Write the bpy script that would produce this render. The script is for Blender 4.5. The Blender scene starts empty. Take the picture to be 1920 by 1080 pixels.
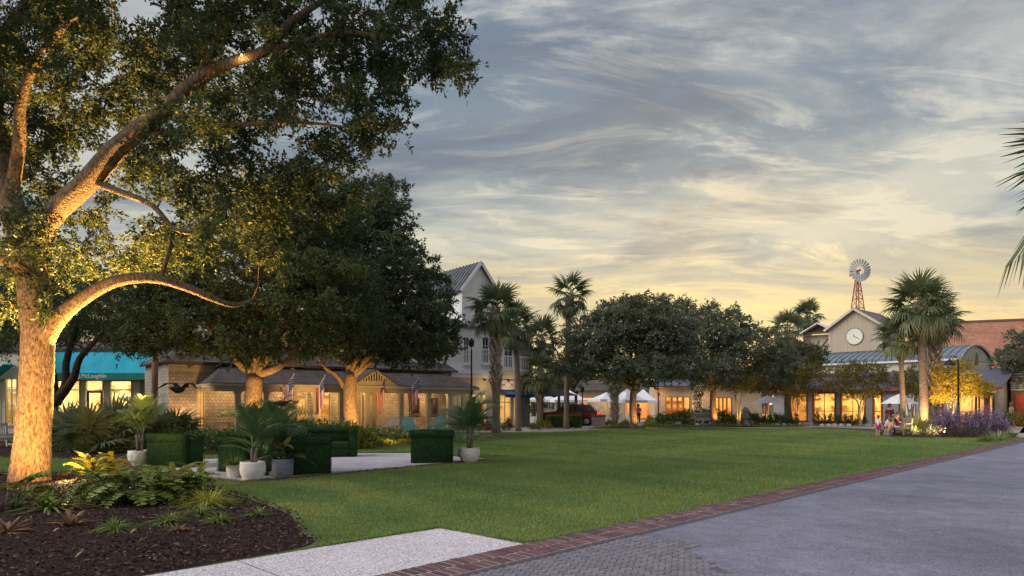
import bpy, math, random
import numpy as np
from mathutils import Vector, Matrix
random.seed(7); rng = np.random.default_rng(7)
R = math.radians
sc = bpy.context.scene
C = sc.collection
# ---- camera: eye 1.65 m, level, lens 24 mm with vertical shift (straight verticals) ----
F, HZ, EYE = 1280.0, 758.0, 1.65
def gx(px, Z): return (px-960)/F*Z                     # survey helpers: photo measurements -> metres
def gz(py, Z): return EYE+(HZ-py)/F*Z
def gp(px, py): Z = F*EYE/(py-HZ); return (gx(px, Z), Z)
def P3(px, py, Z): return Vector((gx(px, Z), Z, gz(py, Z)))
cam_d = bpy.data.cameras.new('camera'); cam = bpy.data.objects.new('camera', cam_d); C.objects.link(cam)
cam.location = (0, 0, EYE); cam.rotation_euler = (R(90), 0, 0)
cam_d.lens = 24; cam_d.sensor_width = 36; cam_d.shift_y = (HZ-540)/1920; cam_d.clip_end = 2000; cam_d.clip_start = .05
sc.camera = cam
# ---- light ----
SUN = Vector((-.72, -.30, .62)).normalized()
wd = bpy.data.worlds.new('World'); sc.world = wd; wd.use_nodes = True
DX, DY = 5.5, 1.9
def build_world():
    nt = wd.node_tree; nd = nt.nodes; L = nt.links; nd.clear()
    def n(t, **k):
        x = nd.new(t)
        for a, b in k.items(): setattr(x, a, b)
        return x
    def math_(op, a, b=None, clamp=False):
        x = n('ShaderNodeMath', operation=op, use_clamp=clamp)
        for i, v in enumerate((a, b)):
            if v is None: continue
            if isinstance(v, (int, float)): x.inputs[i].default_value = v
            else: L.new(v, x.inputs[i])
        return x.outputs[0]
    def ramp(fac, stops):
        x = n('ShaderNodeValToRGB'); x.color_ramp.interpolation = 'EASE'
        e = x.color_ramp.elements
        while len(e) < len(stops): e.new(.5)
        for i, (p, c) in enumerate(stops):
            e[i].position = p; e[i].color = (c, c, c, 1) if isinstance(c, (int, float)) else (*c, 1)
        L.new(fac, x.inputs[0]); return x.outputs[0]
    def mix(f, a, b, bt='MIX'):
        x = n('ShaderNodeMix', data_type='RGBA', blend_type=bt)
        if isinstance(f, (int, float)): x.inputs[0].default_value = f
        else: L.new(f, x.inputs[0])
        for i, v in ((6, a), (7, b)):
            if isinstance(v, tuple): x.inputs[i].default_value = (*v, 1)
            else: L.new(v, x.inputs[i])
        return x.outputs[2]
    tc = n('ShaderNodeTexCoord'); sp = n('ShaderNodeSeparateXYZ'); L.new(tc.outputs['Generated'], sp.inputs[0])
    X, Y, Z = sp.outputs
    z = math_('MAXIMUM', Z, 0.0)
    den = math_('ADD', z, .16)
    cb = n('ShaderNodeCombineXYZ'); L.new(math_('DIVIDE', X, den), cb.inputs[0]); L.new(math_('DIVIDE', Y, den), cb.inputs[1])
    def noise(rot, scl, s, det=8, rough=.55, dist=.5, loc=(0, 0, 0)):
        mp = n('ShaderNodeMapping'); mp.inputs['Rotation'].default_value = (0, 0, R(rot)); mp.inputs['Scale'].default_value = scl
        mp.inputs['Location'].default_value = loc
        L.new(cb.outputs[0], mp.inputs[0])
        x = n('ShaderNodeTexNoise'); L.new(mp.outputs[0], x.inputs['Vector'])
        x.inputs['Scale'].default_value = s; x.inputs['Detail'].default_value = det
        x.inputs['Roughness'].default_value = rough; x.inputs['Distortion'].default_value = dist
        return x.outputs[0]
    # clear air between the clouds, by elevation; warm towards the sunset (to the north-north-east here)
    glow = math_('MULTIPLY_ADD', Y, .5, True); glow.node.inputs[2].default_value = .5
    blue = ramp(z, [(0, (.50, .40, .27)), (.12, (.40, .37, .30)), (.24, (.22, .265, .295)), (.36, (.125, .18, .24)), (.5, (.082, .13, .205)), (1, (.19, .20, .32))])
    cream = ramp(z, [(0, (.80, .55, .22)), (.09, (.76, .55, .22)), (.15, (.58, .47, .25)), (.24, (.60, .56, .43)), (.4, (.55, .555, .50)), (1, (.52, .51, .60))])
    cream2 = ramp(z, [(0, (.62, .50, .42)), (.2, (.55, .50, .48)), (1, (.53, .52, .62))])
    cream = mix(glow, cream2, cream)
    a = noise(18, (1.0, 1.5, 1), 1.0, 10, .60, .6, (3.3, 1.2, 0))
    b = noise(-24, (.8, 2.1, 1), 1.7, 11, .66, 1.3, (.4, 7.1, 0))
    m = math_('ADD', math_('MULTIPLY', ramp(a, [(.40, 0), (.62, 1)]), .72), math_('MULTIPLY', ramp(b, [(.47, 0), (.64, 1)]), .62), True)
    low = ramp(z, [(0, .8), (.09, .62), (.24, .2), (.4, .22), (1, .25)])
    m = math_('ADD', math_('MULTIPLY', m, .75), math_('MULTIPLY', low, .72), True)
    col = mix(m, blue, cream)
    d = noise(12, (.9, 1.7, 1), 1.1, 10, .62, .5, (DX, DY, 0))
    dk = math_('MULTIPLY', ramp(d, [(.46, 0), (.66, 1)]), ramp(z, [(.12, 0), (.26, .9), (1, .6)]))
    col = mix(dk, col, mix(.75, col, (.125, .145, .18)))
    # after-glow of the sunset low in the north-north-east
    vm = n('ShaderNodeVectorMath', operation='DOT_PRODUCT'); L.new(tc.outputs['Generated'], vm.inputs[0]); vm.inputs[1].default_value = Vector((.27, .95, .10)).normalized()
    gl = math_('POWER', math_('MAXIMUM', vm.outputs['Value'], 0.0), 26.0); gl = math_('MULTIPLY', gl, math_('MULTIPLY_ADD', m, .7)); gl.node.inputs[1].links[0].from_node.inputs[2].default_value = .3
    gx_ = mix(1.0, (.34, .22, .05), gl, 'MULTIPLY'); col = mix(1.0, col, gx_, 'ADD')
    sky = n('ShaderNodeTexSky'); sky.sky_type = 'NISHITA'; sky.sun_disc = False
    sky.sun_elevation = math.asin(SUN.z); sky.sun_rotation = math.atan2(SUN.x, SUN.y)
    sk = mix(1.0, sky.outputs[0], (.06, .06, .06), 'MULTIPLY')
    col = mix(.10, col, sk)
    bg = n('ShaderNodeBackground'); L.new(col, bg.inputs[0]); bg.inputs[1].default_value = .80
    out = n('ShaderNodeOutputWorld'); L.new(bg.outputs[0], out.inputs[0])
build_world()
sl = bpy.data.lights.new('sun', 'SUN'); sl.energy = 1.5; sl.angle = R(50); sl.color = (1, .93, .84)
so = bpy.data.objects.new('sun', sl); C.objects.link(so); so.rotation_euler = SUN.to_track_quat('Z', 'Y').to_euler(); so.location = (-30, -10, 40)
vs = sc.view_settings; vs.view_transform = 'Standard'; vs.look = 'None'; vs.exposure = 0.78; vs.gamma = 1; vs.use_curve_mapping = False
sc.render.engine = 'CYCLES'
cy = sc.cycles; cy.use_denoising = True; cy.max_bounces = 6; cy.diffuse_bounces = 3; cy.glossy_bounces = 2; cy.transmission_bounces = 4
cy.transparent_max_bounces = 8; cy.sample_clamp_indirect = 4; cy.caustics_reflective = False; cy.caustics_refractive = False
try: cy.denoiser = 'OPENIMAGEDENOISE'
except Exception: pass
sc.render.film_transparent = False

# ---- materials ----
MT = {}
def M(name, c, c2=None, s=3, rough=.75, bump=0., bs=25, metal=0, stretch=None, spec=.3, kind='noise', det=6, lo=.35, hi=.65, emit=None, bdist=.02):
    if name in MT: return MT[name]
    m = bpy.data.materials.new(name); m.use_nodes = True; MT[name] = m
    nt = m.node_tree; L = nt.links; b = nt.nodes['Principled BSDF']
    b.inputs['Roughness'].default_value = rough; b.inputs['Metallic'].default_value = metal
    b.inputs['Specular IOR Level'].default_value = spec
    b.inputs['Base Color'].default_value = (*c, 1)
    if emit: b.inputs['Emission Color'].default_value = (*emit[0], 1); b.inputs['Emission Strength'].default_value = emit[1]
    tc = nt.nodes.new('ShaderNodeTexCoord'); mp = nt.nodes.new('ShaderNodeMapping'); L.new(tc.outputs['Object'], mp.inputs[0])
    if stretch: mp.inputs['Scale'].default_value = stretch
    if c2:
        t = nt.nodes.new('ShaderNodeTexVoronoi' if kind == 'voronoi' else 'ShaderNodeTexNoise'); t.inputs['Scale'].default_value = s
        L.new(mp.outputs[0], t.inputs['Vector'])
        r = nt.nodes.new('ShaderNodeValToRGB'); e = r.color_ramp.elements
        e[0].position, e[1].position = lo, hi; e[0].color = (*c, 1); e[1].color = (*c2, 1)
        if kind == 'voronoi':
            sp = nt.nodes.new('ShaderNodeSeparateColor'); L.new(t.outputs['Color'], sp.inputs[0]); L.new(sp.outputs[0], r.inputs[0])
        else:
            t.inputs['Detail'].default_value = det; t.inputs['Roughness'].default_value = .6; L.new(t.outputs[0], r.inputs[0])
        L.new(r.outputs[0], b.inputs['Base Color'])
    if bump:
        t = nt.nodes.new('ShaderNodeTexNoise'); t.inputs['Scale'].default_value = bs; t.inputs['Detail'].default_value = 5; L.new(mp.outputs[0], t.inputs['Vector'])
        u = nt.nodes.new('ShaderNodeBump'); u.inputs['Strength'].default_value = bump; u.inputs['Distance'].default_value = bdist
        L.new(t.outputs[0], u.inputs['Height']); L.new(u.outputs[0], b.inputs['Normal'])
    return m
def leafM(name, c, c2, tr=.3, rough=.55, spec=.25, third=None):
    m = bpy.data.materials.new(name); m.use_nodes = True; MT[name] = m
    nt = m.node_tree; L = nt.links; b = nt.nodes['Principled BSDF']; b.inputs['Roughness'].default_value = rough; b.inputs['Specular IOR Level'].default_value = spec
    a = nt.nodes.new('ShaderNodeAttribute'); a.attribute_name = 'rnd'
    r = nt.nodes.new('ShaderNodeValToRGB'); e = r.color_ramp.elements; e[0].color = (*c, 1); e[1].color = (*c2, 1)
    if third: q = e.new(.93); q.color = (*c2, 1); e[2].color = (*third, 1)
    L.new(a.outputs['Fac'], r.inputs[0]); L.new(r.outputs[0], b.inputs['Base Color'])
    t = nt.nodes.new('ShaderNodeBsdfTranslucent'); L.new(r.outputs[0], t.inputs[0])
    mx = nt.nodes.new('ShaderNodeMixShader'); mx.inputs[0].default_value = tr
    L.new(b.outputs[0], mx.inputs[1]); L.new(t.outputs[0], mx.inputs[2]); L.new(mx.outputs[0], nt.nodes['Material Output'].inputs[0])
    return m
def glassM(name, tint=(1, 1, 1), gl=.12, rough=.03):
    m = bpy.data.materials.new(name); m.use_nodes = True; MT[name] = m
    nt = m.node_tree; L = nt.links; nt.nodes.remove(nt.nodes['Principled BSDF'])
    t = nt.nodes.new('ShaderNodeBsdfTransparent'); t.inputs[0].default_value = (*tint, 1)
    g = nt.nodes.new('ShaderNodeBsdfGlossy'); g.inputs['Roughness'].default_value = rough
    f = nt.nodes.new('ShaderNodeFresnel'); f.inputs[0].default_value = 1.5
    ad = nt.nodes.new('ShaderNodeMath'); ad.operation = 'ADD'; ad.inputs[1].default_value = gl; L.new(f.outputs[0], ad.inputs[0])
    mx = nt.nodes.new('ShaderNodeMixShader'); L.new(ad.outputs[0], mx.inputs[0]); L.new(t.outputs[0], mx.inputs[1]); L.new(g.outputs[0], mx.inputs[2])
    L.new(mx.outputs[0], nt.nodes['Material Output'].inputs[0]); return m
def brickM(name, c, c2, mortar, s=1, w=.22, h=.075, msize=.012, rough=.85, bump=.6, rotx=False):
    m = bpy.data.materials.new(name); m.use_nodes = True; MT[name] = m
    nt = m.node_tree; L = nt.links; b = nt.nodes['Principled BSDF']; b.inputs['Roughness'].default_value = rough; b.inputs['Specular IOR Level'].default_value = .2
    tc = nt.nodes.new('ShaderNodeTexCoord'); sp = nt.nodes.new('ShaderNodeSeparateXYZ'); L.new(tc.outputs['Object'], sp.inputs[0])
    ad = nt.nodes.new('ShaderNodeMath'); L.new(sp.outputs[0], ad.inputs[0]); L.new(sp.outputs[1], ad.inputs[1])
    cb = nt.nodes.new('ShaderNodeCombineXYZ'); L.new(ad.outputs[0], cb.inputs[0]); L.new(sp.outputs[2], cb.inputs[1])
    t = nt.nodes.new('ShaderNodeTexBrick'); L.new(cb.outputs[0], t.inputs['Vector'])
    t.inputs['Color1'].default_value = (*c, 1); t.inputs['Color2'].default_value = (*c2, 1); t.inputs['Mortar'].default_value = (*mortar, 1)
    t.inputs['Scale'].default_value = s; t.inputs['Brick Width'].default_value = w; t.inputs['Row Height'].default_value = h; t.inputs['Mortar Size'].default_value = msize
    nz = nt.nodes.new('ShaderNodeTexNoise'); nz.inputs['Scale'].default_value = .9; nz.inputs['Detail'].default_value = 6; L.new(tc.outputs['Object'], nz.inputs['Vector'])
    mx = nt.nodes.new('ShaderNodeMix'); mx.data_type = 'RGBA'; mx.blend_type = 'OVERLAY'; mx.inputs[0].default_value = .5
    L.new(t.outputs['Color'], mx.inputs[6]); L.new(nz.outputs[0], mx.inputs[7]); L.new(mx.outputs[2], b.inputs['Base Color'])
    u = nt.nodes.new('ShaderNodeBump'); u.invert = True; u.inputs['Strength'].default_value = bump; u.inputs['Distance'].default_value = .01
    L.new(t.outputs['Fac'], u.inputs['Height']); L.new(u.outputs[0], b.inputs['Normal']); return m

# ---- mesh builder ----
class MB:
    def __init__(s): s.v = []; s.f = []; s.m = []
    def add(s, vs, fs, m=0):
        o = len(s.v); s.v.extend([tuple(v) for v in vs]); s.f.extend([tuple(i+o for i in f) for f in fs]); s.m.extend([m]*len(fs)); return s
    def box(s, c, d, rz=0, m=0):
        cx, cy_, cz = c; a, b, h = d[0]/2, d[1]/2, d[2]/2; co, si = math.cos(rz), math.sin(rz)
        vs = [(cx+x*a*co-y*b*si, cy_+x*a*si+y*b*co, cz+z*h) for z in (-1, 1) for x, y in ((-1, -1), (1, -1), (1, 1), (-1, 1))]
        return s.add(vs, [(3, 2, 1, 0), (4, 5, 6, 7), (0, 1, 5, 4), (1, 2, 6, 5), (2, 3, 7, 6), (3, 0, 4, 7)], m)
    def bx(s, x0, x1, y0, y1, z0, z1, m=0): return s.box(((x0+x1)/2, (y0+y1)/2, (z0+z1)/2), (abs(x1-x0), abs(y1-y0), abs(z1-z0)), 0, m)
    def rbox(s, x0, x1, y0, y1, z0, z1, r=.05, m=0, n=3):
        "box with rounded vertical and top edges"
        cx, cy_ = (x0+x1)/2, (y0+y1)/2
        def ring(ins, z):
            out = []
            for qx, qy, a0 in ((x1, y1, 0), (x0, y1, 90), (x0, y0, 180), (x1, y0, 270)):
                ox = qx-r if qx > cx else qx+r; oy = qy-r if qy > cy_ else qy+r
                for k in range(n+1):
                    a = R(a0+90*k/n); rr = max(r-ins, .002); out.append((ox+rr*math.cos(a), oy+rr*math.sin(a), z))
            return out
        rings = [ring(0, z0), ring(0, z1-r)]+[ring(r*(1-math.cos(R(90*k/n))), z1-r+r*math.sin(R(90*k/n))) for k in range(1, n+1)]
        N = len(rings[0]); vs = [p for q in rings for p in q]
        fs = [(i*N+j, i*N+(j+1) % N, (i+1)*N+(j+1) % N, (i+1)*N+j) for i in range(len(rings)-1) for j in range(N)]
        fs.append(tuple(range((len(rings)-1)*N, len(rings)*N))); fs.append(tuple(reversed(range(N))))
        return s.add(vs, fs, m)
    def beam(s, a, b, w, h, m=0):
        a = Vector(a); b = Vector(b); d = (b-a).normalized(); up = Vector((0, 0, 1)) if abs(d.z) < .95 else Vector((0, 1, 0))
        sd = d.cross(up).normalized(); up = sd.cross(d)
        vs = [p+sd*x*w/2+up*y*h/2 for p in (a, b) for x, y in ((-1, -1), (1, -1), (1, 1), (-1, 1))]
        return s.add(vs, [(3, 2, 1, 0), (4, 5, 6, 7), (0, 1, 5, 4), (1, 2, 6, 5), (2, 3, 7, 6), (3, 0, 4, 7)], m)
    def tube(s, pts, rads, n=8, m=0, jit=0.):
        pts = [Vector(p) for p in pts]; K = len(pts); vs = []
        ref = Vector((0, 1, 0)); 
        for i in range(K):
            d = (pts[min(i+1, K-1)]-pts[max(i-1, 0)]).normalized()
            if abs(d.dot(ref)) > .96: ref = Vector((1, 0, 0))
            u = d.cross(ref).normalized(); w = u.cross(d)
            r = rads[i] if hasattr(rads, '__len__') else rads
            for j in range(n):
                a = 2*math.pi*j/n; q = r*(1+jit*(random.random()-.5)); vs.append(pts[i]+u*math.cos(a)*q+w*math.sin(a)*q)
        fs = [(i*n+j, i*n+(j+1) % n, (i+1)*n+(j+1) % n, (i+1)*n+j) for i in range(K-1) for j in range(n)]
        fs += [tuple(reversed(range(n))), tuple(range((K-1)*n, K*n))]
        return s.add(vs, fs, m)
    def lathe(s, prof, c=(0, 0, 0), n=20, m=0, fn=None):
        vs = []
        for i, (r, z) in enumerate(prof):
            for j in range(n):
                q = r*(fn(i, j) if fn else 1); a = 2*math.pi*j/n; vs.append((c[0]+q*math.cos(a), c[1]+q*math.sin(a), c[2]+z))
        K = len(prof); fs = [(i*n+j, i*n+(j+1) % n, (i+1)*n+(j+1) % n, (i+1)*n+j) for i in range(K-1) for j in range(n)]
        fs += [tuple(reversed(range(n))), tuple(range((K-1)*n, K*n))]
        return s.add(vs, fs, m)
    def prism(s, poly, z0, z1, m=0):
        n = len(poly); vs = [(x, y, z0) for x, y in poly]+[(x, y, z1) for x, y in poly]
        return s.add(vs, [tuple(reversed(range(n))), tuple(range(n, 2*n))]+[(i, (i+1) % n, (i+1) % n+n, i+n) for i in range(n)], m)
    def ext(s, poly, y0, y1, m=0):
        "polygon in xz extruded along y"
        n = len(poly); vs = [(x, y0, z) for x, z in poly]+[(x, y1, z) for x, z in poly]
        return s.add(vs, [tuple(range(n)), tuple(reversed(range(n, 2*n)))]+[((i+1) % n, i, i+n, (i+1) % n+n) for i in range(n)], m)
    def extx(s, poly, x0, x1, m=0):
        n = len(poly); vs = [(x0, y, z) for y, z in poly]+[(x1, y, z) for y, z in poly]
        return s.add(vs, [tuple(reversed(range(n))), tuple(range(n, 2*n))]+[(i, (i+1) % n, (i+1) % n+n, i+n) for i in range(n)], m)
    def slab(s, q, th, m=0):
        "four-corner sheet with thickness along its normal (downwards)"
        q = [Vector(p) for p in q]; nn = (q[1]-q[0]).cross(q[3]-q[0]).normalized()
        if nn.z < 0: q.reverse(); nn = -nn
        vs = q+[p-nn*th for p in q]
        return s.add(vs, [(0, 1, 2, 3), (7, 6, 5, 4), (0, 4, 5, 1), (1, 5, 6, 2), (2, 6, 7, 3), (3, 7, 4, 0)], m)
    def mesh(s, name, mats, smooth=False):
        me = bpy.data.meshes.new(name); me.from_pydata(s.v, [], s.f)
        for m in (mats if isinstance(mats, (list, tuple)) else [mats]): me.materials.append(m)
        if any(s.m): me.polygons.foreach_set('material_index', s.m)
        if smooth: me.polygons.foreach_set('use_smooth', [True]*len(s.f))
        me.update(); return me
    def build(s, name, mats, parent=None, smooth=False, **k): return obj(name, s.mesh(name, mats, smooth), parent, **k)
def obj(name, me, parent=None, loc=None, rot=None, scale=None, label=None, cat=None, group=None, kind=None):
    o = bpy.data.objects.new(name, me); C.objects.link(o); o.parent = parent
    if loc is not None: o.location = loc
    if rot is not None: o.rotation_euler = rot
    if scale is not None: o.scale = (scale,)*3 if isinstance(scale, (int, float)) else scale
    for a, b in (('label', label), ('category', cat), ('group', group), ('kind', kind)):
        if b: o[a] = b
    return o
def thing(name, label, cat, loc=(0, 0, 0), rz=0, group=None, scale=None):
    if len(loc) == 2: loc = (*loc, 0)
    o = obj(name, None, None, loc, (0, 0, rz), scale, label, cat, group); o.empty_display_size = .2; return o
def copy_tree(o, parent=None):
    c = o.copy(); C.objects.link(c); c.parent = parent
    for ch in list(o.children): copy_tree(ch, c)
    return c
def sheet(name, poly, z, mat, kind='structure', parent=None, **k):
    me = bpy.data.meshes.new(name); me.from_pydata([(x, y, z) for x, y in poly], [], [tuple(range(len(poly)))]); me.materials.append(mat)
    if me.polygons[0].normal.z < 0: me.flip_normals()
    return obj(name, me, parent, kind=kind, **k)
def npmesh(name, V, Fq, mat, rnd=None, smooth=False):
    "V (n,3), Fq (m,k) -> mesh, fast; rnd = per-vertex attribute"
    me = bpy.data.meshes.new(name); n, m, k = len(V), len(Fq), Fq.shape[1]
    me.vertices.add(n); me.vertices.foreach_set('co', np.ascontiguousarray(V, dtype=np.float32).ravel())
    me.loops.add(m*k); me.loops.foreach_set('vertex_index', np.ascontiguousarray(Fq, dtype=np.int32).ravel())
    me.polygons.add(m); me.polygons.foreach_set('loop_start', np.arange(0, m*k, k, dtype=np.int32))
    try: me.polygons.foreach_set('loop_total', np.full(m, k, dtype=np.int32))
    except Exception: pass
    if rnd is not None:
        at = me.attributes.new('rnd', 'FLOAT', 'POINT'); at.data.foreach_set('value', np.ascontiguousarray(rnd, dtype=np.float32))
    me.materials.append(mat); me.update(calc_edges=True); me.validate(); return me
def unit(a): return a/np.maximum(np.linalg.norm(a, axis=-1, keepdims=True), 1e-6)
def leaves(name, P, D, Lw, Ww, mat, parent, rndbase=None, up=.6, **k):
    "one quad (diamond) leaf per row of P along D"
    n = len(P); D = unit(D); Nn = unit(rng.normal(size=(n, 3))+np.array([0, 0, up])); S = unit(np.cross(D, Nn)); Nn = np.cross(S, D)
    l = (Lw*rng.uniform(.7, 1.25, n))[:, None]; w = (Ww*rng.uniform(.7, 1.25, n))[:, None]
    V = np.stack([P, P+D*l*.45+S*w*.5+Nn*l*.05, P+D*l-Nn*l*.1, P+D*l*.45-S*w*.5+Nn*l*.05], 1).reshape(-1, 3)
    r = rng.uniform(0, 1, n) if rndbase is None else np.clip(rndbase+rng.uniform(-.28, .28, n), 0, 1)
    me = npmesh(name, V, np.arange(n*4).reshape(n, 4), mat, np.repeat(r, 4))
    return obj(name, me, parent, **k)
def catmull(pts, rads, sub=4):
    P = [Vector(p) for p in pts]; out = []; rr = []
    for i in range(len(P)-1):
        p0, p1, p2, p3 = P[max(i-1, 0)], P[i], P[i+1], P[min(i+2, len(P)-1)]
        for k in range(sub):
            t = k/sub; out.append(.5*((2*p1)+(p2-p0)*t+(2*p0-5*p1+4*p2-p3)*t*t+(3*p1-p0-3*p2+p3)*t**3)); rr.append(rads[i]+(rads[i+1]-rads[i])*t)
    out.append(P[-1]); rr.append(rads[-1]); return out, rr
# ---- vegetation generators ----
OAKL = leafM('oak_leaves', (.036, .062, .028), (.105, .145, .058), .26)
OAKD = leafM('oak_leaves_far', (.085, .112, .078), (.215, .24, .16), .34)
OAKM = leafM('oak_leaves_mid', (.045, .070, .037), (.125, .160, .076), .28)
MYRL = leafM('myrtle_leaves', (.10, .11, .035), (.24, .20, .05), .35)
UPLT = leafM('uplit_gold_leaves', (.40, .30, .03), (.70, .52, .08), .4)  # myrtle leaves with the uplight's yellow put into their colour
SHRB = leafM('shrub_leaves', (.055, .10, .032), (.165, .22, .07), .25)
SHRY = leafM('yellow_green_leaves', (.10, .14, .02), (.30, .30, .05), .3)
HOST = leafM('variegated_leaves', (.08, .14, .04), (.30, .36, .16), .25, third=(.6, .6, .42))
PALM = leafM('palm_fronds', (.085, .12, .060), (.21, .245, .125), .2, .5, .3)
PALD = leafM('dry_palm_fronds', (.11, .085, .05), (.22, .17, .10), .2, .7)
PPAL = leafM('potted_palm_fronds', (.06, .13, .065), (.18, .28, .115), .25, .4, .4)
GRSS = leafM('grass_blades', (.130, .225, .078), (.320, .385, .120), .3, .7, .15, third=(.42, .36, .16))
ORNG = leafM('ornamental_grass', (.22, .26, .04), (.55, .52, .10), .3, .6)
LIRI = leafM('liriope_blades', (.07, .14, .03), (.30, .36, .10), .3, .5)
PHIL = leafM('philodendron_leaves', (.06, .135, .03), (.27, .30, .05), .25, .4, .45)
SAGE = leafM('sage_leaves', (.10, .10, .075), (.21, .19, .14), .25)
PURP = leafM('purple_flowers', (.26, .16, .36), (.50, .35, .60), .3)
BROM = leafM('bromeliad_leaves', (.17, .08, .05), (.36, .23, .12), .2)
CHIP = leafM('mulch_chips', (.022, .014, .013), (.13, .085, .075), 0., .9, .1, third=(.30, .23, .19))
BARK = M('oak_bark', (.085, .062, .045), (.29, .225, .16), 17, .9, 1., 24, stretch=(1.5, 1.5, .5), spec=.1, bdist=.06, det=9)
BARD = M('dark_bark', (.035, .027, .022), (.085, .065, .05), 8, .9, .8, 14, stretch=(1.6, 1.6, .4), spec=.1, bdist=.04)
PBRK = M('palm_bark', (.13, .105, .085), (.27, .225, .185), 5, .9, .9, 9, stretch=(1, 1, 5), spec=.1, bdist=.03)
PBOT = M('palm_boots', (.20, .165, .135), (.50, .44, .37), 6, .9, .5, 30, spec=.1)
MYRB = M('myrtle_bark', (.25, .17, .11), (.42, .31, .21), 5, .7, .3, 20, stretch=(2, 2, .5))
SOIL = M('potting_soil', (.03, .022, .016), (.07, .05, .035), 30, .95, .6, 60)

def attract(ells, n, dmin):
    "points in a union of ellipsoids, biased to the shell, with a minimum spacing"
    out = np.zeros((0, 3)); w = np.array([e[1][0]*e[1][1]*e[1][2] for e in ells])**.8; w /= w.sum(); tries = 0
    while len(out) < n and tries < n*14:
        tries += 1; c, r = ells[rng.choice(len(ells), p=w)]
        d = unit(rng.normal(size=3)); p = np.array(c)+d*np.array(r)*rng.uniform(.12, 1)**.45
        if len(out) and np.min(np.sum((out-p)**2, 1)) < dmin*dmin: continue
        out = np.vstack([out, p])
    return out
def broadleaf(name, label, cat, base, limbs, ells, nat, dmin, spray, ntw, nlf, leaf, bark=BARK, lmat=OAKL, group=None, tsides=10, hero=False, droop=0.):
    "limbs in local coords (base at 0); every spray hangs on a branch that grows out of the nearest limb"
    t = thing(name, label, cat, base, 0, group); org = np.array([base[0], base[1], 0.])
    wood = MB(); nodes = []; nr = []
    for pts, rads in limbs:
        p, r = catmull(pts, rads, 6 if hero else 4); wood.tube(p, r, tsides if r[0] > .12 else max(6, tsides//2), jit=.10 if not hero else .05)
        nodes += [tuple(q) for q in p[len(p)//5:]]; nr += r[len(p)//5:]
    A = attract(ells, nat, dmin); nodes = np.array(nodes); nr = np.array(nr)
    d0 = np.array([np.min(np.sum((nodes-a)**2, 1)) for a in A]); A = A[np.argsort(d0)]
    br = MB(); ctr = A.mean(0)
    for a in A:
        # branches grow outwards: prefer near nodes, dislike sharp downward ones
        dd = np.linalg.norm(nodes-a, axis=1)+.35*np.maximum(nodes[:, 2]-a[2], 0); i = int(np.argmin(dd)); p = nodes[i]; ln = np.linalg.norm(a-p)
        q1 = p+(a-p)*.35+rng.normal(size=3)*ln*.09+np.array([0, 0, ln*.06]); q2 = p+(a-p)*.7+rng.normal(size=3)*ln*.08+np.array([0, 0, ln*.05])
        r0 = min(nr[i]*.75, .014+.018*ln); rs = [r0, r0*.75, r0*.55, max(r0*.35, .008)]
        br.tube([p, q1, q2, a], rs, 5 if hero else 4)
        nodes = np.vstack([nodes, q1, q2, a]); nr = np.concatenate([nr, rs[1:]])
    K = len(A)*ntw; c = np.repeat(A, ntw, 0); out = unit(c-ctr)
    td = unit(rng.normal(size=(K, 3))*np.array([1, 1, .7])+out*.45+np.array([0, 0, .10-droop])); tl = spray*rng.uniform(.5, 1.15, K)
    if hero:
        for k in range(0, K, 2): br.tube([c[k], c[k]+td[k]*tl[k]*.5+rng.normal(size=3)*.03, c[k]+td[k]*tl[k]], [.008, .006, .003], 3)
    n = K*nlf; u = rng.uniform(.12, 1.05, n); ci = np.repeat(np.arange(K), nlf)
    P = c[ci]+td[ci]*(tl[ci]*u)[:, None]+rng.normal(size=(n, 3))*spray*.13*(1.2-u)[:, None]
    P[:, 2] -= (u*u)*spray*.12
    D = td[ci]+rng.normal(size=(n, 3))*.75
    rb = np.repeat(np.repeat(rng.uniform(.2, .8, len(A)), ntw), nlf)
    wood.build('trunk', bark, t, True); br.build('branches', bark, t, True, kind='stuff')
    leaves('crown', P, D, leaf[0], leaf[1], lmat, t, rb, kind='stuff')
    return t

def fan_mesh(seed, droop, dry=False, segs=22, Lp=.85, Lf=.95):
    "sabal fan: petiole arching out along +x, folded segments round its end"
    g = np.random.default_rng(seed); V = []; Fs = []; rn = []
    def pt(u): return np.array([Lp*u, 0, .12*math.sin(u*math.pi*.6)-droop*.25*u*u])
    for i in range(5):
        p = pt(i/4); V += [p+[0, -.022, 0], p+[0, .022, 0]]; rn += [.9, .9]
    for i in range(4): Fs.append((2*i, 2*i+1, 2*i+3, 2*i+2))
    h = pt(1); base_r = g.uniform(.2, .7)
    for k in range(segs):
        a = R(-128+256*(k+.5)/segs)+g.normal()*.03; ln = Lf*(.72+.28*math.cos(a*.62))*g.uniform(.88, 1.1)
        d = np.array([math.cos(a), math.sin(a), 0]); s = np.array([-math.sin(a), math.cos(a), 0]); zt = .16*(1 if k % 2 else -1)
        o = len(V)
        for j, (u, w) in enumerate(((.0, .012), (.4, .042), (.72, .030), (1., .003))):
            z = .10*abs(math.sin(a))*u*1.2-(.14+droop*.60)*ln*u**2.1-.10*abs(a)*u*u
            c = h+d*ln*u*(1-.16*u*droop)+np.array([0, 0, z])
            V += [c-s*w+[0, 0, zt*w*2], c+s*w-[0, 0, zt*w*2]]; q = np.clip(base_r+g.uniform(-.25, .25), 0, 1); rn += [q, q]
        for j in range(3): Fs.append((o+2*j, o+2*j+1, o+2*j+3, o+2*j+2))
    return npmesh('frond', np.array(V), np.array(Fs), PALD if dry else PALM, np.array(rn))
FANS = [fan_mesh(i, d) for i, d in enumerate((.05, .2, .45, .7, 1.0))]; FAND = [fan_mesh(20+i, 1.3, True) for i in range(2)]
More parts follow.
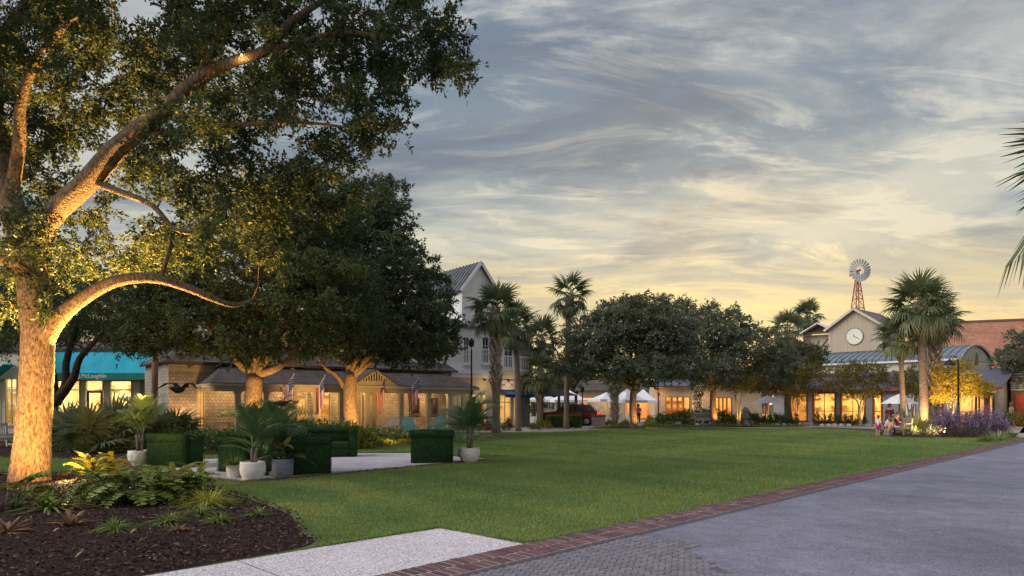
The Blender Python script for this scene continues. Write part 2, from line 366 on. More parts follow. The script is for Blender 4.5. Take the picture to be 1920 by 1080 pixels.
def pinn_mesh(seed, mat, Ln=1.2, n=22, droop=.5, ll=.38, w=.018, vee=.35):
    "feather frond along +x"
    g = np.random.default_rng(seed); V = []; Fs = []; rn = []
    def pt(u): return np.array([Ln*u*(1-.18*u*u*droop), 0, .22*Ln*math.sin(u*2.2)-droop*.75*Ln*u**2.4])
    for i in range(9): p = pt(i/8); e = .012*(1-.7*i/8); V += [p+[0, -e, 0], p+[0, e, 0]]; rn += [.8, .8]
    for i in range(8): Fs.append((2*i, 2*i+1, 2*i+3, 2*i+2))
    for k in range(n):
        u = .2+.8*k/(n-1); p = pt(u)
        for sd in (-1, 1):
            ln = ll*(math.sin(math.pi*(.15+.80*u))**.6)*g.uniform(.85, 1.1); a = R(58-30*u)+g.normal()*.06
            d = np.array([math.cos(a), sd*math.sin(a), vee]); d /= np.linalg.norm(d); s = np.cross(d, [0, 0, 1.]); s /= np.linalg.norm(s); o = len(V)
            for uu, ww in ((0, .4), (.4, 1), (1, .05)):
                c = p+d*ln*uu-np.array([0, 0, ln*.38*uu*uu]); V += [c-s*w*ww, c+s*w*ww]; q = g.uniform(.1, .9); rn += [q, q]
            for j in range(2): Fs.append((o+2*j, o+2*j+1, o+2*j+3, o+2*j+2))
    return npmesh('frond', np.array(V), np.array(Fs), mat, np.array(rn))
def sabal(label, base, h, r=.17, lean=(0, 0), nf=34, fs=1.0, booted=False, boots_from=.45, dead=4, group='sabal palms', seed=0, name='sabal_palm', inframe=None):
    g = random.Random(seed+11); t = thing(name, label, 'palm', base, 0, group)
    pts = [Vector((lean[0]*u*u, lean[1]*u*u, h*u)) for u in [i/16 for i in range(17)]]
    rads = [r*(1.35 if i == 0 else 1.12 if i == 1 else 1+.06*math.sin(i*2.3)) for i in range(17)]
    pts[0].z = -.1
    MB().tube(pts, rads, 14, jit=.05).build('trunk', PBRK, t, True)
    top = pts[-1]
    bt = MB(); z0 = boots_from*h if booted else h-.75; k = 0; z = z0
    while z < h+.1:
        for j in range(5):
            a = 2*math.pi*(j/5+.1*(k % 2))+k*.35; u = min(z/h, 1); c = Vector((lean[0]*u*u, lean[1]*u*u, z))
            d = Vector((math.cos(a), math.sin(a), 0)); s = Vector((-d.y, d.x, 0)); L_ = g.uniform(.26, .38); b = c+d*r*.85
            tw = s*(.10 if j % 2 else -.10)
            tip = b+d*.19+Vector((0, 0, L_))+tw
            bt.add([b-s*.085, b+s*.085, tip+s*.06, tip-s*.06, b-s*.07+d*.05+Vector((0, 0, -.02)), b+s*.06+d*.05+Vector((0, 0, -.02)), tip+s*.04+d*.035, tip-s*.04+d*.035],
                   [(0, 1, 2, 3), (7, 6, 5, 4), (0, 4, 5, 1), (2, 6, 7, 3), (0, 3, 7, 4), (1, 5, 6, 2)])
        z += .17; k += 1
    bt.build('boots', PBOT, t, kind='stuff')
    for i in range(nf):
        u = (i+.5)/nf; el = R(82-122*u**.8+g.uniform(-9, 9)); az = i*2.39996+g.uniform(-.25, .25)
        me = FANS[min(4, int(u*5))]
        obj('frond', me, t, top+Vector((math.cos(az)*r*.5, math.sin(az)*r*.5, .18-.35*u)), (g.uniform(-.3, .3), -el, az), fs*g.uniform(.88, 1.1))
    for i in range(dead):
        az = g.uniform(0, 6.28); obj('dry_frond', FAND[i % 2], t, top+Vector((math.cos(az)*r, math.sin(az)*r, -.3)), (g.uniform(-.3, .3), R(g.uniform(58, 76)), az), fs*g.uniform(.6, .85))
    return t
def shrub(name, label, base, r, n, leaf, mat=SHRB, group=None, cat='shrub', flat=.0, stems=5, shell=.5, up=.5, flowers=None, rz=0):
    t = thing(name, label, cat, base, rz, group); rx, ry, h = r
    K = max(5, n//26); d = unit(rng.normal(size=(K, 3))); d[:, 2] = np.abs(d[:, 2]); q = rng.uniform(.25, 1, K)**shell
    c = d*q[:, None]*np.array([rx*.85, ry*.85, h*.85])+np.array([0, 0, h*.08]); idx = rng.integers(0, K, n)
    od = unit(c-np.array([0, 0, -h*.25]))
    P = c[idx]+rng.normal(size=(n, 3))*np.array([rx, ry, h*.8])*.13; P[:, 2] = np.maximum(P[:, 2], .015)
    leaves('foliage', P, od[idx]+rng.normal(size=(n, 3))*.6, leaf[0], leaf[1], mat, t, rng.uniform(.2, .8, K)[idx], up, kind='stuff')
    s = MB()
    for k in range(stems): p = c[rng.integers(0, K)]; s.tube([(p[0]*.12, p[1]*.12, -.03), p*.55, p*.9], [.018, .012, .006], 4)
    s.build('stem', BARD, t, kind='stuff')
    if flowers:
        nf, L_, fm = flowers; k = rng.integers(0, K, nf); b = c[k]+rng.normal(size=(nf, 3))*np.array([rx, ry, h])*.10
        dd = unit(od[k]+rng.normal(size=(nf, 3))*.25+[0, 0, .7]); u = rng.uniform(0, 1, (nf, 14)); pp = (b[:, None]+dd[:, None]*(u*L_)[..., None]+rng.normal(size=(nf, 14, 3))*.012).reshape(-1, 3)
        leaves('flower_spikes', pp, rng.normal(size=(nf*14, 3)), .05, .035, fm, t, kind='stuff')
    return t
def tuft(name, label, base, n, L_, w, mat, group=None, spread=.9, cat='grass clump', r0=.06, stiff=.0, parent=None):
    "arching blades from one crown"
    t = parent or thing(name, label, cat, base, 0, group)
    az = rng.uniform(0, 2*np.pi, n); el = np.clip(rng.normal(.95-.25*spread, .38, n), .15, 1.5); ln = L_*rng.uniform(.6, 1.15, n)
    d = np.stack([np.cos(az), np.sin(az)], 1); b = np.c_[d*rng.uniform(0, r0, n)[:, None], np.zeros(n)]; s = np.c_[-d[:, 1], d[:, 0], np.zeros(n)]
    V = []
    for u, ww in ((0, .8), (.4, 1), (.75, .7), (1, .08)):
        hor = ln*u*np.cos(el)*(1+.25*u); zz = ln*u*np.sin(el)-(1-stiff)*ln*.62*u**2.2*np.cos(el*.6)
        c = b+np.c_[d*hor[:, None], np.maximum(zz, .01)]; V += [c-s*w*.5*ww, c+s*w*.5*ww]
    V = np.stack(V, 1).reshape(-1, 3); i = np.arange(n)[:, None]*8
    Fq = np.concatenate([i+np.array([2*j, 2*j+1, 2*j+3, 2*j+2]) for j in range(3)])
    obj('blades', npmesh('blades', V, Fq, mat, np.repeat(rng.uniform(0, 1, n), 8)), t, kind='stuff'); return t
def lobed_leaf(seed, mat, L_=.42, lobes=7, W=.34, deep=.5, wave=.03):
    "big lobed blade along +x on its own stalk point, drooping"
    g = np.random.default_rng(seed); side = []
    for k in range(lobes*2+1):
        u = k/(lobes*2); w = W*.5*math.sin(math.pi*(.12+.82*u))**.7*(1 if k % 2 else 1-deep)*g.uniform(.92, 1.08); side.append((u*L_+(.03 if k % 2 else -.01), w))
    V = [(0, 0, 0)]; n = len(side); z = lambda x, y: -.55*x*x/L_+.12*abs(y)+g.normal()*wave*.3
    mid = [(x, 0, z(x, 0)) for x, _ in side]; lf = [(x, w, z(x, w)) for x, w in side]; rt = [(x, -w, z(x, -w)) for x, w in side]
    V = mid+lf+rt; Fs = []
    for k in range(n-1): Fs += [(k, k+1, n+k+1, n+k), (k+1, k, 2*n+k, 2*n+k+1)]
    return npmesh('leaf', np.array(V), np.array(Fs), mat, np.repeat(g.uniform(.2, .8), len(V)))
def oval_leaf(seed, mat, L_=.4, W=.2, curl=.5):
    g = np.random.default_rng(seed); V = []; Fs = []; n = 7
    for k in range(n):
        u = k/(n-1); w = W*.5*math.sin(math.pi*min(.98, .04+.94*u))**.8; zz = -curl*L_*u*u
        V += [(u*L_, w, zz+.25*w), (u*L_, 0, zz), (u*L_, -w, zz+.25*w)]
    for k in range(n-1): Fs += [(3*k, 3*k+3, 3*k+4, 3*k+1), (3*k+1, 3*k+4, 3*k+5, 3*k+2)]
    return npmesh('leaf', np.array(V), np.array(Fs), mat, np.repeat(g.uniform(.1, .9), len(V)))
def leafy(t, meshes, n, stalk, seed, mat, el=(15, 80), sc_=(.8, 1.2), z0=0., r0=.04, tip=20, pname='leaf'):
    "leaves as parts on stalks round one crown; stalks joined"
    g = random.Random(seed); st = MB()
    for i in range(n):
        az = i*2.39996+g.uniform(-.4, .4); e = R(g.uniform(*el)); L_ = stalk*g.uniform(.55, 1.1); b = Vector((math.cos(az)*r0, math.sin(az)*r0, z0))
        d = Vector((math.cos(az)*math.cos(e), math.sin(az)*math.cos(e), math.sin(e))); p = b+d*L_
        if L_ > .05: st.tube([b, b+d*L_*.5+Vector((0, 0, .03*L_)), p], [.012, .009, .006], 4)
        obj(pname, g.choice(meshes), t, p, (g.uniform(-.4, .4), -e+R(tip+g.uniform(-15, 25)), az+g.uniform(-.2, .2)), g.uniform(*sc_))
    if st.v: st.build('stalks', mat, t, True, kind='stuff')
# ---- plain materials ----
LAWN = M('lawn', (.13, .22, .08), (.245, .31, .11), 1.1, .95, .5, 60, spec=.05, det=10)
MULC = M('mulch', (.020, .013, .012), (.072, .046, .042), 22, .95, 1., 45, spec=.08, bdist=.05)
PALE = M('aggregate_path', (.36, .33, .38), (.86, .80, .86), 75, .9, .4, 130, kind='voronoi', lo=.05, hi=.8)
ROAD = M('aggregate_road', (.20, .205, .27), (.41, .41, .53), 70, .85, .5, 120, kind='voronoi', lo=0, hi=1)
PATI = M('patio_concrete', (.52, .49, .55), (.70, .66, .73), 3, .85, .2, 90)
SIDE = M('far_pavement', (.36, .32, .28), (.50, .45, .40), 1.5, .9, .2, 20)
PLAZ = brickM('plaza_brick', (.36, .24, .20), (.42, .30, .26), (.4, .36, .32), 1, .25, .12, .01)
GRND = M('earth', (.05, .055, .03), (.10, .095, .055), .3, .95)
BRK1 = [M('brick_red_%s' % k, c, c2, 25, .9, .5, 50, spec=.15) for k, c, c2 in (('a', (.095, .055, .066), (.165, .10, .11)), ('b', (.12, .066, .07), (.195, .115, .115)), ('c', (.075, .048, .060), (.135, .088, .10)), ('d', (.145, .088, .09), (.215, .14, .135)))]
MORT = M('mortar', (.29, .25, .255), (.42, .37, .365), 20, .95)
PAVR = [M('paver_%s' % k, c, c2, 22, .9, .5, 50, spec=.15) for k, c, c2 in (('a', (.15, .145, .175), (.25, .24, .28)), ('b', (.175, .165, .185), (.27, .255, .28)), ('c', (.135, .13, .16), (.22, .21, .25)))]
JOIN = M('sand_joint', (.095, .092, .11), (.16, .155, .18), 30, .95)
# roughen the road with large worn patches
def worn(m, amt=.35, s=.35):
    nt = m.node_tree; L = nt.links; b = nt.nodes['Principled BSDF']; src = b.inputs['Base Color'].links[0].from_socket
    tc = nt.nodes.new('ShaderNodeTexCoord'); t = nt.nodes.new('ShaderNodeTexNoise'); t.inputs['Scale'].default_value = s; t.inputs['Detail'].default_value = 8; t.inputs['Roughness'].default_value = .65
    L.new(tc.outputs['Object'], t.inputs['Vector']); r = nt.nodes.new('ShaderNodeValToRGB'); r.color_ramp.elements[0].position = .35; r.color_ramp.elements[1].position = .68
    r.color_ramp.elements[0].color = (1-amt,)*3+(1,); L.new(t.outputs[0], r.inputs[0])
    mx = nt.nodes.new('ShaderNodeMix'); mx.data_type = 'RGBA'; mx.blend_type = 'MULTIPLY'; mx.inputs[0].default_value = 1
    L.new(src, mx.inputs[6]); L.new(r.outputs[0], mx.inputs[7]); L.new(mx.outputs[2], b.inputs['Base Color'])
worn(ROAD, .36, .45); worn(ROAD, .26, 2.4); worn(PALE, .14, .8); worn(LAWN, .40, .55); worn(LAWN, .25, 3.); worn(PATI, .15, .5); worn(SIDE, .2, .4)
# ---- the ground ----
kd = np.array([.700, .714]); kd /= np.linalg.norm(kd); kn = np.array([kd[1], -kd[0]])     # kerb direction, towards the road
k0 = np.array([2.61, 10.45])
def KP(t, o=0.): p = k0+kd*t+kn*o; return (float(p[0]), float(p[1]))
sheet('ground', [(-900, -200), (900, -200), (900, 1500), (-900, 1500)], -.02, GRND)
KW = .53
sheet('road', [KP(-16, KW+.0), KP(33, KW), KP(33, 40), KP(-16, 40)], -.012, ROAD)
sheet('plaza_paving', [KP(33, -.5), KP(80, -6), KP(80, 60), KP(33, 40)], -.004, PLAZ)
sheet('far_pavement', [(-70, 40.3), (2.8, 40.3), (5.5, 44.0), (22.5, 49.0), (30, 38), (60, 40), (90, 120), (-70, 120)], -.004, SIDE)
lawn_poly = [KP(-12, 0), KP(31.5, 0), (24.2, 34.3), (20.5, 36.5), (21.6, 46.5), (14, 48.6), (6, 44.6), (3.5, 41.2), (-1.8, 38.6), (-7, 33.5), (-16, 30.5), (-30, 26), (-30, -2), (-6, -2)]
sheet('lawn', lawn_poly, 0, LAWN)
# brick kerb: two soldier courses on a mortar bed, the near bricks one by one
kerb = thing('brick_kerb', 'dark red brick kerb of two soldier courses between lawn and road', 'kerb', KP(0), math.atan2(kd[1], kd[0]))
kerb['kind'] = 'structure'
for k in ('category',): del kerb[k]
MB().bx(-14, 33, -KW, 0, -.03, .030).build('mortar_bed', MORT, kerb)
bm_ = []
for q in range(4):
    m = MB(); a, b, h, e = .0445, .120, .036, .006
    m.add([(-a, -b, 0), (a, -b, 0), (a, b, 0), (-a, b, 0), (-a, -b, h-e), (a, -b, h-e), (a, b, h-e), (-a, b, h-e), (-a+e, -b+e, h), (a-e, -b+e, h), (a-e, b-e, h), (-a+e, b-e, h)],
          [(0, 1, 5, 4), (1, 2, 6, 5), (2, 3, 7, 6), (3, 0, 4, 7), (4, 5, 9, 8), (5, 6, 10, 9), (6, 7, 11, 10), (7, 4, 8, 11), (8, 9, 10, 11)]); bm_.append(m)
bme = [m.mesh('brick', BRK1[q]) for q, m in enumerate(bm_)]
far = MB(); pitch = .107; t = -7.2; nb = 0; far_m = []
while t < 33:
    for row in range(2):
        x = t+(pitch*.5 if row else 0); y = -.135-row*.262; q = random.randrange(4); z = random.uniform(-.004, .004)
        if nb < 300 and t > -6.6:
            obj('brick', bme[q], kerb, (x, y, z), (random.uniform(-.02, .02), random.uniform(-.02, .02), random.uniform(-.025, .025))); nb += 1
        else:
            far.add([(v[0]+x, v[1]+y, v[2]+z) for v in bm_[q].v], bm_[q].f, q)
    t += pitch
far.build('brick_courses', BRK1, kerb, kind='stuff')
# paved apron beside the kerb (worn pavers, herring rows)
apr = thing('paver_apron', '', '', KP(0), math.atan2(kd[1], kd[0])); apr['kind'] = 'structure'
for k in ('label', 'category', 'group'):
    if k in apr.keys(): del apr[k]
MB().add([(-9, -KW-.001, -.0105), (-9, -3.4, -.0105), (-3.4, -2.9, -.0105), (-2.35, -1.35, -.0105), (-1.9, -KW-.001, -.0105)], [(0, 1, 2, 3, 4)]).build('joint_bed', JOIN, apr)
pm = []; pms = []
for q in range(3):
    m = MB(); h = .0135
    hexa = [(math.cos(R(60*i+30))*.0705, math.sin(R(60*i+30))*.0705) for i in range(6)]
    m.add([(x, y, 0) for x, y in hexa]+[(x*.93, y*.93, h) for x, y in hexa], [(i, (i+1) % 6, (i+1) % 6+6, i+6) for i in range(6)]+[tuple(range(6, 12))]); pm.append(m); pms.append(m.mesh('paver', PAVR[q]))
spots = []
for j in range(27):
    for i in range(64):
        x = -7.6+i*.125+(.0625 if j % 2 else 0); y = -KW-.075-j*.109
        lim = -1.95 if y > -1.4 else -2.35-(-1.35-y)*.72
        if x > lim-.02+random.uniform(-.06, .06): continue
        X, Y = k0+kd*x-kn*y
        if Y < 4.9 or abs(X/Y) > .8: continue
        spots.append((Y < 5.75, Y, x, y))
spots.sort(); pf = MB()
for n_, (_, Y, x, y) in enumerate(spots):
    q = random.randrange(3); z = -.012+random.uniform(-.002, .002)
    if n_ < 300: obj('paver', pms[q], apr, (x, y, z), (random.uniform(-.012, .012), random.uniform(-.012, .012), random.uniform(-.04, .04)))
    else: pf.add([(v[0]+x, v[1]+y, v[2]+z) for v in pm[q].v], pm[q].f, q)
if pf.v: pf.build('paver_field', PAVR, apr, kind='stuff')
# near path of exposed aggregate
pth = MB().prism([KP(-14, -.002), KP(-3.45, -.002), KP(-3.50, -1.56), KP(-14, -1.62)], -.05, .018).build('path', PALE, kind='structure')
MB().add([(*KP(-6.2, -.01), .0185), (*KP(-6.2, -1.6), .0185), (*KP(-6.215, -1.6), .0185), (*KP(-6.215, -.01), .0185)], [(0, 1, 2, 3)]).build('joint', JOIN, pth)
# patio with a brick edge
pat = [(-9.2, 16.9), (-5.6, 14.35), (-.75, 20.2), (-3.2, 22.6), (-6.6, 22.5), (-9.6, 19.6)]
po = MB().prism(pat, -.04, .03).build('patio', PATI, kind='structure')
for i in range(len(pat)):
    a = Vector((*pat[i], 0)); b = Vector((*pat[(i+1) % len(pat)], 0)); d = (b-a); n = int(d.length/.215); nrm = Vector((d.y, -d.x, 0)).normalized()
    for k in range(n):
        if i > 1 or k % 1: continue
        p = a+d*((k+.5)/n)+nrm*.056; obj('brick', bme[random.randrange(4)], po, (p.x, p.y, .0), (0, 0, math.atan2(d.y, d.x)+math.pi/2), (1, .82, 1))
# mulch beds (slightly mounded)
def bed(name, poly, h=.05, chips=0, seed=0, mat=MULC, zmax=1e9):
    P = np.array(poly, float)
    for _ in range(2): Q = np.roll(P, -1, 0); P = np.stack([P*.78+Q*.22, P*.22+Q*.78], 1).reshape(-1, 2)
    P = P+rng.normal(size=P.shape)*.012; c = P.mean(0); m = MB(); n = len(P)
    ring = [[(*p, -.01) for p in P], [(*(c+(p-c)*.94), h*.7) for p in P], [(*(c+(p-c)*.6), h) for p in P]]
    vs = [v for r in ring for v in r]+[(*c, h*1.05)]
    fs = [(i*n+j, i*n+(j+1) % n, (i+1)*n+(j+1) % n, (i+1)*n+j) for i in range(2) for j in range(n)]+[(2*n+j, 2*n+(j+1) % n, 3*n) for j in range(n)]
    o = m.add(vs, fs).build(name, mat, kind='structure')
    if chips:
        lo, hi = P.min(0), P.max(0); pts = rng.uniform(lo, hi, (chips*3, 2)); ins = np.zeros(len(pts), bool)
        for i in range(n):
            a, b = P[i], P[i-1]; cnd = ((a[1] > pts[:, 1]) != (b[1] > pts[:, 1])) & (pts[:, 0] < (b[0]-a[0])*(pts[:, 1]-a[1])/(b[1]-a[1]+1e-9)+a[0]); ins ^= cnd
        pts = pts[ins][:chips]; k = len(pts); D = rng.normal(size=(k, 3))*[1, 1, .25]
        leaves('bark_chips', np.c_[pts, np.full(k, h*.75)+rng.uniform(0, .03, k)], D, .055, .024, CHIP, o, up=1.2, kind='stuff')
    return o
near_bed = [KP(-14, -1.64), KP(-5.95, -1.60), KP(-5.05, -1.75), (-2.75, 9.0), (-3.2, 10.2), (-4.2, 11.5), (-5.6, 13.2), (-7.3, 14.6), (-9.2, 16.0), (-12, 16.4), (-15.5, 15), (-15.5, 4), (-9, 2.5)]
bed('mulch_bed', near_bed, .05, 42000)
bed('mulch_bed', [(-24, 24), (-13, 19.8), (-9.6, 21.6), (-7.5, 24.4), (-5.1, 25.5), (-4.2, 28.8), (-6.3, 33), (-15, 31), (-28, 29)], .06, 5000)
bed('mulch_bed', [(18.6, 33.6), (21.5, 33.1), (24.4, 32.6), (25.3, 34.6), (25.6, 38.8), (23, 40), (20, 38)], .06, 3000)
bed('planting_strip', [(5.2, 45.2), (13.6, 49.2), (20.4, 48.6), (21.8, 50.6), (13, 52.8), (5.2, 48.2)], .10, 0, 0, M('groundcover_soil', (.05, .055, .02), (.12, .13, .04), 5, .95, .6, 20))
# lawn blades, dense near the camera and along the edges
def in_poly(pts, P):
    ins = np.zeros(len(pts), bool); P = np.array(P)
    for i in range(len(P)):
        a, b = P[i], P[i-1]; ins ^= ((a[1] > pts[:, 1]) != (b[1] > pts[:, 1])) & (pts[:, 0] < (b[0]-a[0])*(pts[:, 1]-a[1])/(b[1]-a[1]+1e-9)+a[0])
    return ins
def lawn_blades():
    n = 620000; Z = 7*np.exp(rng.uniform(0, 1, n)**1.0*math.log(44/7.)); X = rng.uniform(-.80, .80, n)*Z; pts = np.c_[X, Z]
    ok = in_poly(pts, lawn_poly) & ~in_poly(pts, pat) & ~in_poly(pts, near_bed) & ~in_poly(pts, [KP(-14, 0), KP(-3.43, 0), KP(-3.48, -1.58), KP(-14, -1.64)])
    pts = pts[ok]; n = len(pts); Zs = pts[:, 1]
    L_ = (.022+.0012*Zs)*rng.uniform(.6, 1.3, n); w = .0035+.00085*Zs; az = rng.uniform(0, 2*np.pi, n); ln = rng.uniform(.1, .7, n)*L_
    b = np.c_[pts, np.zeros(n)]; s = np.c_[np.cos(az), np.sin(az), np.zeros(n)]*w[:, None]*.5; la = rng.uniform(0, 2*np.pi, n)
    tip = b+np.c_[np.cos(la)*ln, np.sin(la)*ln, L_]
    V = np.stack([b-s, b+s, tip], 1).reshape(-1, 3)
    pn = np.sin(pts[:, 0]*1.3+np.sin(pts[:, 1]*.9)*1.7)*.5+np.sin(pts[:, 0]*.37-pts[:, 1]*.61+1)*.5+np.sin(pts[:, 0]*3.1+pts[:, 1]*2.3)*.3
    rd = np.clip(.38+.27*pn+rng.normal(0, .18, n)+.5*np.exp(-((pts[:, 0]+4.2)**2/5+(pts[:, 1]-11.8)**2/6))*(pn > -.1), 0, 1)
    obj('lawn_grass', npmesh('lawn_grass', V, np.arange(n*3).reshape(n, 3), GRSS, np.repeat(rd, 3)), None, kind='stuff', label='short mown green grass blades covering the lawn', cat='grass')
lawn_blades()
def edge_blades():
    A = []
    for a, b, n in ((KP(-3.4, 0), KP(31, 0), 9000), (KP(-3.46, -.02), KP(-3.5, -1.56), 1300), (KP(-3.5, -1.57), KP(-5.2, -1.6), 1500), (pat[1], pat[2], 2600), (pat[0], pat[1], 1600)):
        u = rng.uniform(0, 1, n)**1.5; p = np.array(a)+(np.array(b)-np.array(a))*u[:, None]; A.append(p+rng.normal(0, .018, p.shape))
    P = np.concatenate(A); n = len(P); L_ = rng.uniform(.03, .075, n); az = rng.uniform(0, 6.28, n); la = rng.uniform(0, 6.28, n)
    b = np.c_[P, np.full(n, .0)]; s = np.c_[np.cos(az), np.sin(az), np.zeros(n)]*(.004+.0006*P[:, 1:2]); tip = b+np.c_[np.cos(la)*L_*.8, np.sin(la)*L_*.8, L_]
    obj('edge_grass', npmesh('edge_grass', np.stack([b-s, b+s, tip], 1).reshape(-1, 3), np.arange(n*3).reshape(n, 3), GRSS, np.repeat(rng.uniform(0, .9, n), 3)), None, kind='stuff', label='ragged grass blades creeping over path and kerb edges', cat='grass')
edge_blades()
# ---- trees ----
def LP(base, Z, pts):
    "limb points (photo x, y, depth offset, radius) -> local coords of a tree standing at base"
    P = []; r = []
    for px, py, dz, ra in pts:
        p = P3(px, py, Z+dz); P.append((p.x-base[0], p.y-base[1], p.z)); r.append(ra)
    return P, r
def EL(base, lst): return [((gx(px, Z)-base[0], Z-base[1], gz(py, Z)), r) for px, py, Z, r in lst]
hz = 14.3; hb = (gx(57, hz), hz)
limbs = [LP(hb, hz, [(54, 925, 0, .47), (56, 897, 0, .385), (61, 830, 0, .335), (67, 740, 0, .315), (71, 650, .0, .305), (66, 570, .1, .30), (56, 490, .2, .295), (48, 425, .2, .29)]),
  LP(hb, hz, [(70, 690, .05, .24), (78, 645, .0, .225), (108, 600, -.1, .17), (150, 563, -.2, .14), (215, 528, -.2, .12), (285, 521, -.1, .108), (345, 537, .1, .09), (400, 560, .3, .072), (440, 572, .7, .05), (475, 560, 1.1, .03)]),
  LP(hb, hz, [(60, 530, .15, .27), (66, 455, .1, .25), (100, 402, .0, .22), (160, 345, -.3, .215), (210, 290, -.6, .205), (255, 248, -.9, .18), (310, 205, -1.1, .15), (365, 155, -1.2, .13), (430, 118, -1.4, .10), (505, 92, -1.6, .085), (540, 45, -1.7, .07), (600, 5, -1.8, .05)]),
  LP(hb, hz, [(48, 450, .2, .29), (22, 390, .3, .26), (0, 310, .5, .24), (-12, 220, .8, .20), (-5, 120, 1, .16), (40, 20, 1.2, .12), (110, -80, 1.4, .07)]),
  LP(hb, hz, [(22, 360, .3, .14), (36, 270, 0, .12), (40, 190, -.3, .10), (70, 110, -.5, .08), (130, 40, -.8, .05)]),
  LP(hb, hz, [(60, 520, 0, .12), (20, 492, -.3, .11), (-30, 478, -.6, .09), (-110, 440, -1, .06)]),
  LP(hb, hz, [(185, 345, -.4, .08), (225, 360, -.5, .07), (285, 385, -.6, .055), (330, 430, -.6, .045), (390, 440, -.5, .03)]),
  LP(hb, hz, [(360, 160, -1.2, .07), (400, 90, -1.2, .06), (430, 20, -1.2, .05), (480, -50, -1.3, .03)]),
  LP(hb, hz, [(500, 94, -1.6, .06), (560, 80, -1.8, .05), (640, 60, -2, .04), (730, 70, -2.1, .025)]),
  LP(hb, hz, [(255, 250, -.9, .08), (330, 250, -1, .07), (440, 235, -1.2, .05), (560, 230, -1.4, .035), (660, 240, -1.5, .02)]),
  LP(hb, hz, [(300, 523, -.1, .05), (318, 470, -.1, .04), (325, 420, 0, .03)])]
ells = EL(hb, [(300, 20, 14.5, (3.9, 3.8, 2.0)), (560, 40, 13.2, (2.4, 2.4, 1.5)), (700, 50, 12.8, (1.4, 1.7, .85)), (820, 90, 12.6, (.62, .9, .45)), (700, 215, 12.9, (1.15, 1.3, .48)), (790, 262, 12.8, (.38, .6, .18)),
   (520, 235, 13.3, (1.9, 1.8, .95)), (30, 80, 15, (2.7, 3.4, 2.4)), (380, 290, 13.9, (1.7, 1.8, .8)), (120, 320, 16.6, (1.9, 1.8, 1.2)), (190, 465, 16.3, (2.0, 1.6, .8)), (60, 415, 12.9, (.7, .5, .5)), (420, 410, 14.2, (1.5, 1.8, .9)), (-30, 500, 15, (1.0, 1.6, 1.0)), (560, 330, 14, (1.3, 1.4, .6)), (60, 500, 13.7, (.5, .5, .9))])
broadleaf('live_oak', 'large spreading live oak with uplit trunk and arching limbs in the near mulch bed', 'tree', hb, limbs, ells, 690, .30, .50, 11, 27, (.096, .043), group='live oaks', tsides=28, hero=True, droop=.12)
def oak(label, px, Z, fork, tr, crown, nat, dmin, spray, ntw, nlf, leaf, lmat=OAKD, bark=BARK, limbs=None, droop=.05, auto=True, name='live_oak', group='live oaks'):
    b = (gx(px, Z), Z); hf = gz(fork, Z); E = EL(b, crown); top = max(e[0][2]+e[1][2]*.2 for e in E)
    lm = [([(0, 0, -.15), (tr*.1, 0, .4), (-tr*.2, 0, hf*.6), (0, 0, hf)], [tr*1.45, tr*1.08, tr*.95, tr*.9])]
    if limbs: lm += [LP(b, Z, l) for l in limbs]
    for k, e in enumerate(E if auto else []):
        c = Vector(e[0]); q = Vector((0, 0, hf*.92)); mid = q.lerp(c, .5)+Vector((random.uniform(-.3, .3), random.uniform(-.3, .3), .5))
        lm.append(([q, q.lerp(mid, .5)+Vector((0, 0, .15)), mid, c], [tr*.55, tr*.45, tr*.34, tr*.15]))
    return broadleaf(name, label, 'tree', b, lm, E, nat, dmin, spray, ntw, nlf, leaf, bark, lmat, group, 12, droop=droop)
oak('live oak with uplit forked trunk behind the white round pot', 478, 27.5, 705, .36, [(360, 600, 27.5, (3.1, 3.0, 1.4)), (480, 500, 27.5, (3.8, 3.4, 2.2)), (600, 560, 27, (2.8, 3, 1.8)), (560, 400, 28, (2.8, 3, 1.5)), (330, 520, 28.5, (2.2, 2.4, 1.5)), (480, 640, 27, (2.4, 2.2, .7))],
    400, .56, .72, 11, 26, (.14, .066), lmat=OAKL, limbs=[[(478, 700, 0, .2), (455, 688, -.2, .15), (437, 668, -.4, .11), (425, 630, -.4, .08)], [(485, 700, 0, .2), (515, 692, -.2, .15), (545, 670, -.3, .1), (560, 640, -.3, .07)], [(480, 705, 0, .22), (490, 660, .1, .17), (500, 620, .1, .13)]])
oak('live oak with uplit straight trunk beside the slatted porch pediment', 658, 35, 700, .36, [(690, 410, 35.5, (2.3, 2.8, 1.9)), (640, 500, 35, (3.4, 3.4, 2.2)), (730, 520, 35, (2.5, 3, 2.2)), (785, 620, 34.5, (1.9, 2.6, 1.8)), (690, 620, 34.5, (3.2, 3, 1.5)), (815, 560, 36, (.9, 1.4, 1.9)), (720, 365, 36, (1.1, 1.4, .8))],
    430, .60, .74, 11, 24, (.165, .078), lmat=OAKM, limbs=[[(650, 735, 0, .14), (632, 705, -.2, .11), (610, 690, -.3, .08), (590, 660, -.3, .06)], [(662, 705, 0, .2), (680, 690, -.1, .14), (705, 672, -.2, .09)], [(656, 705, 0, .2), (650, 660, 0, .15), (640, 620, 0, .1)]])
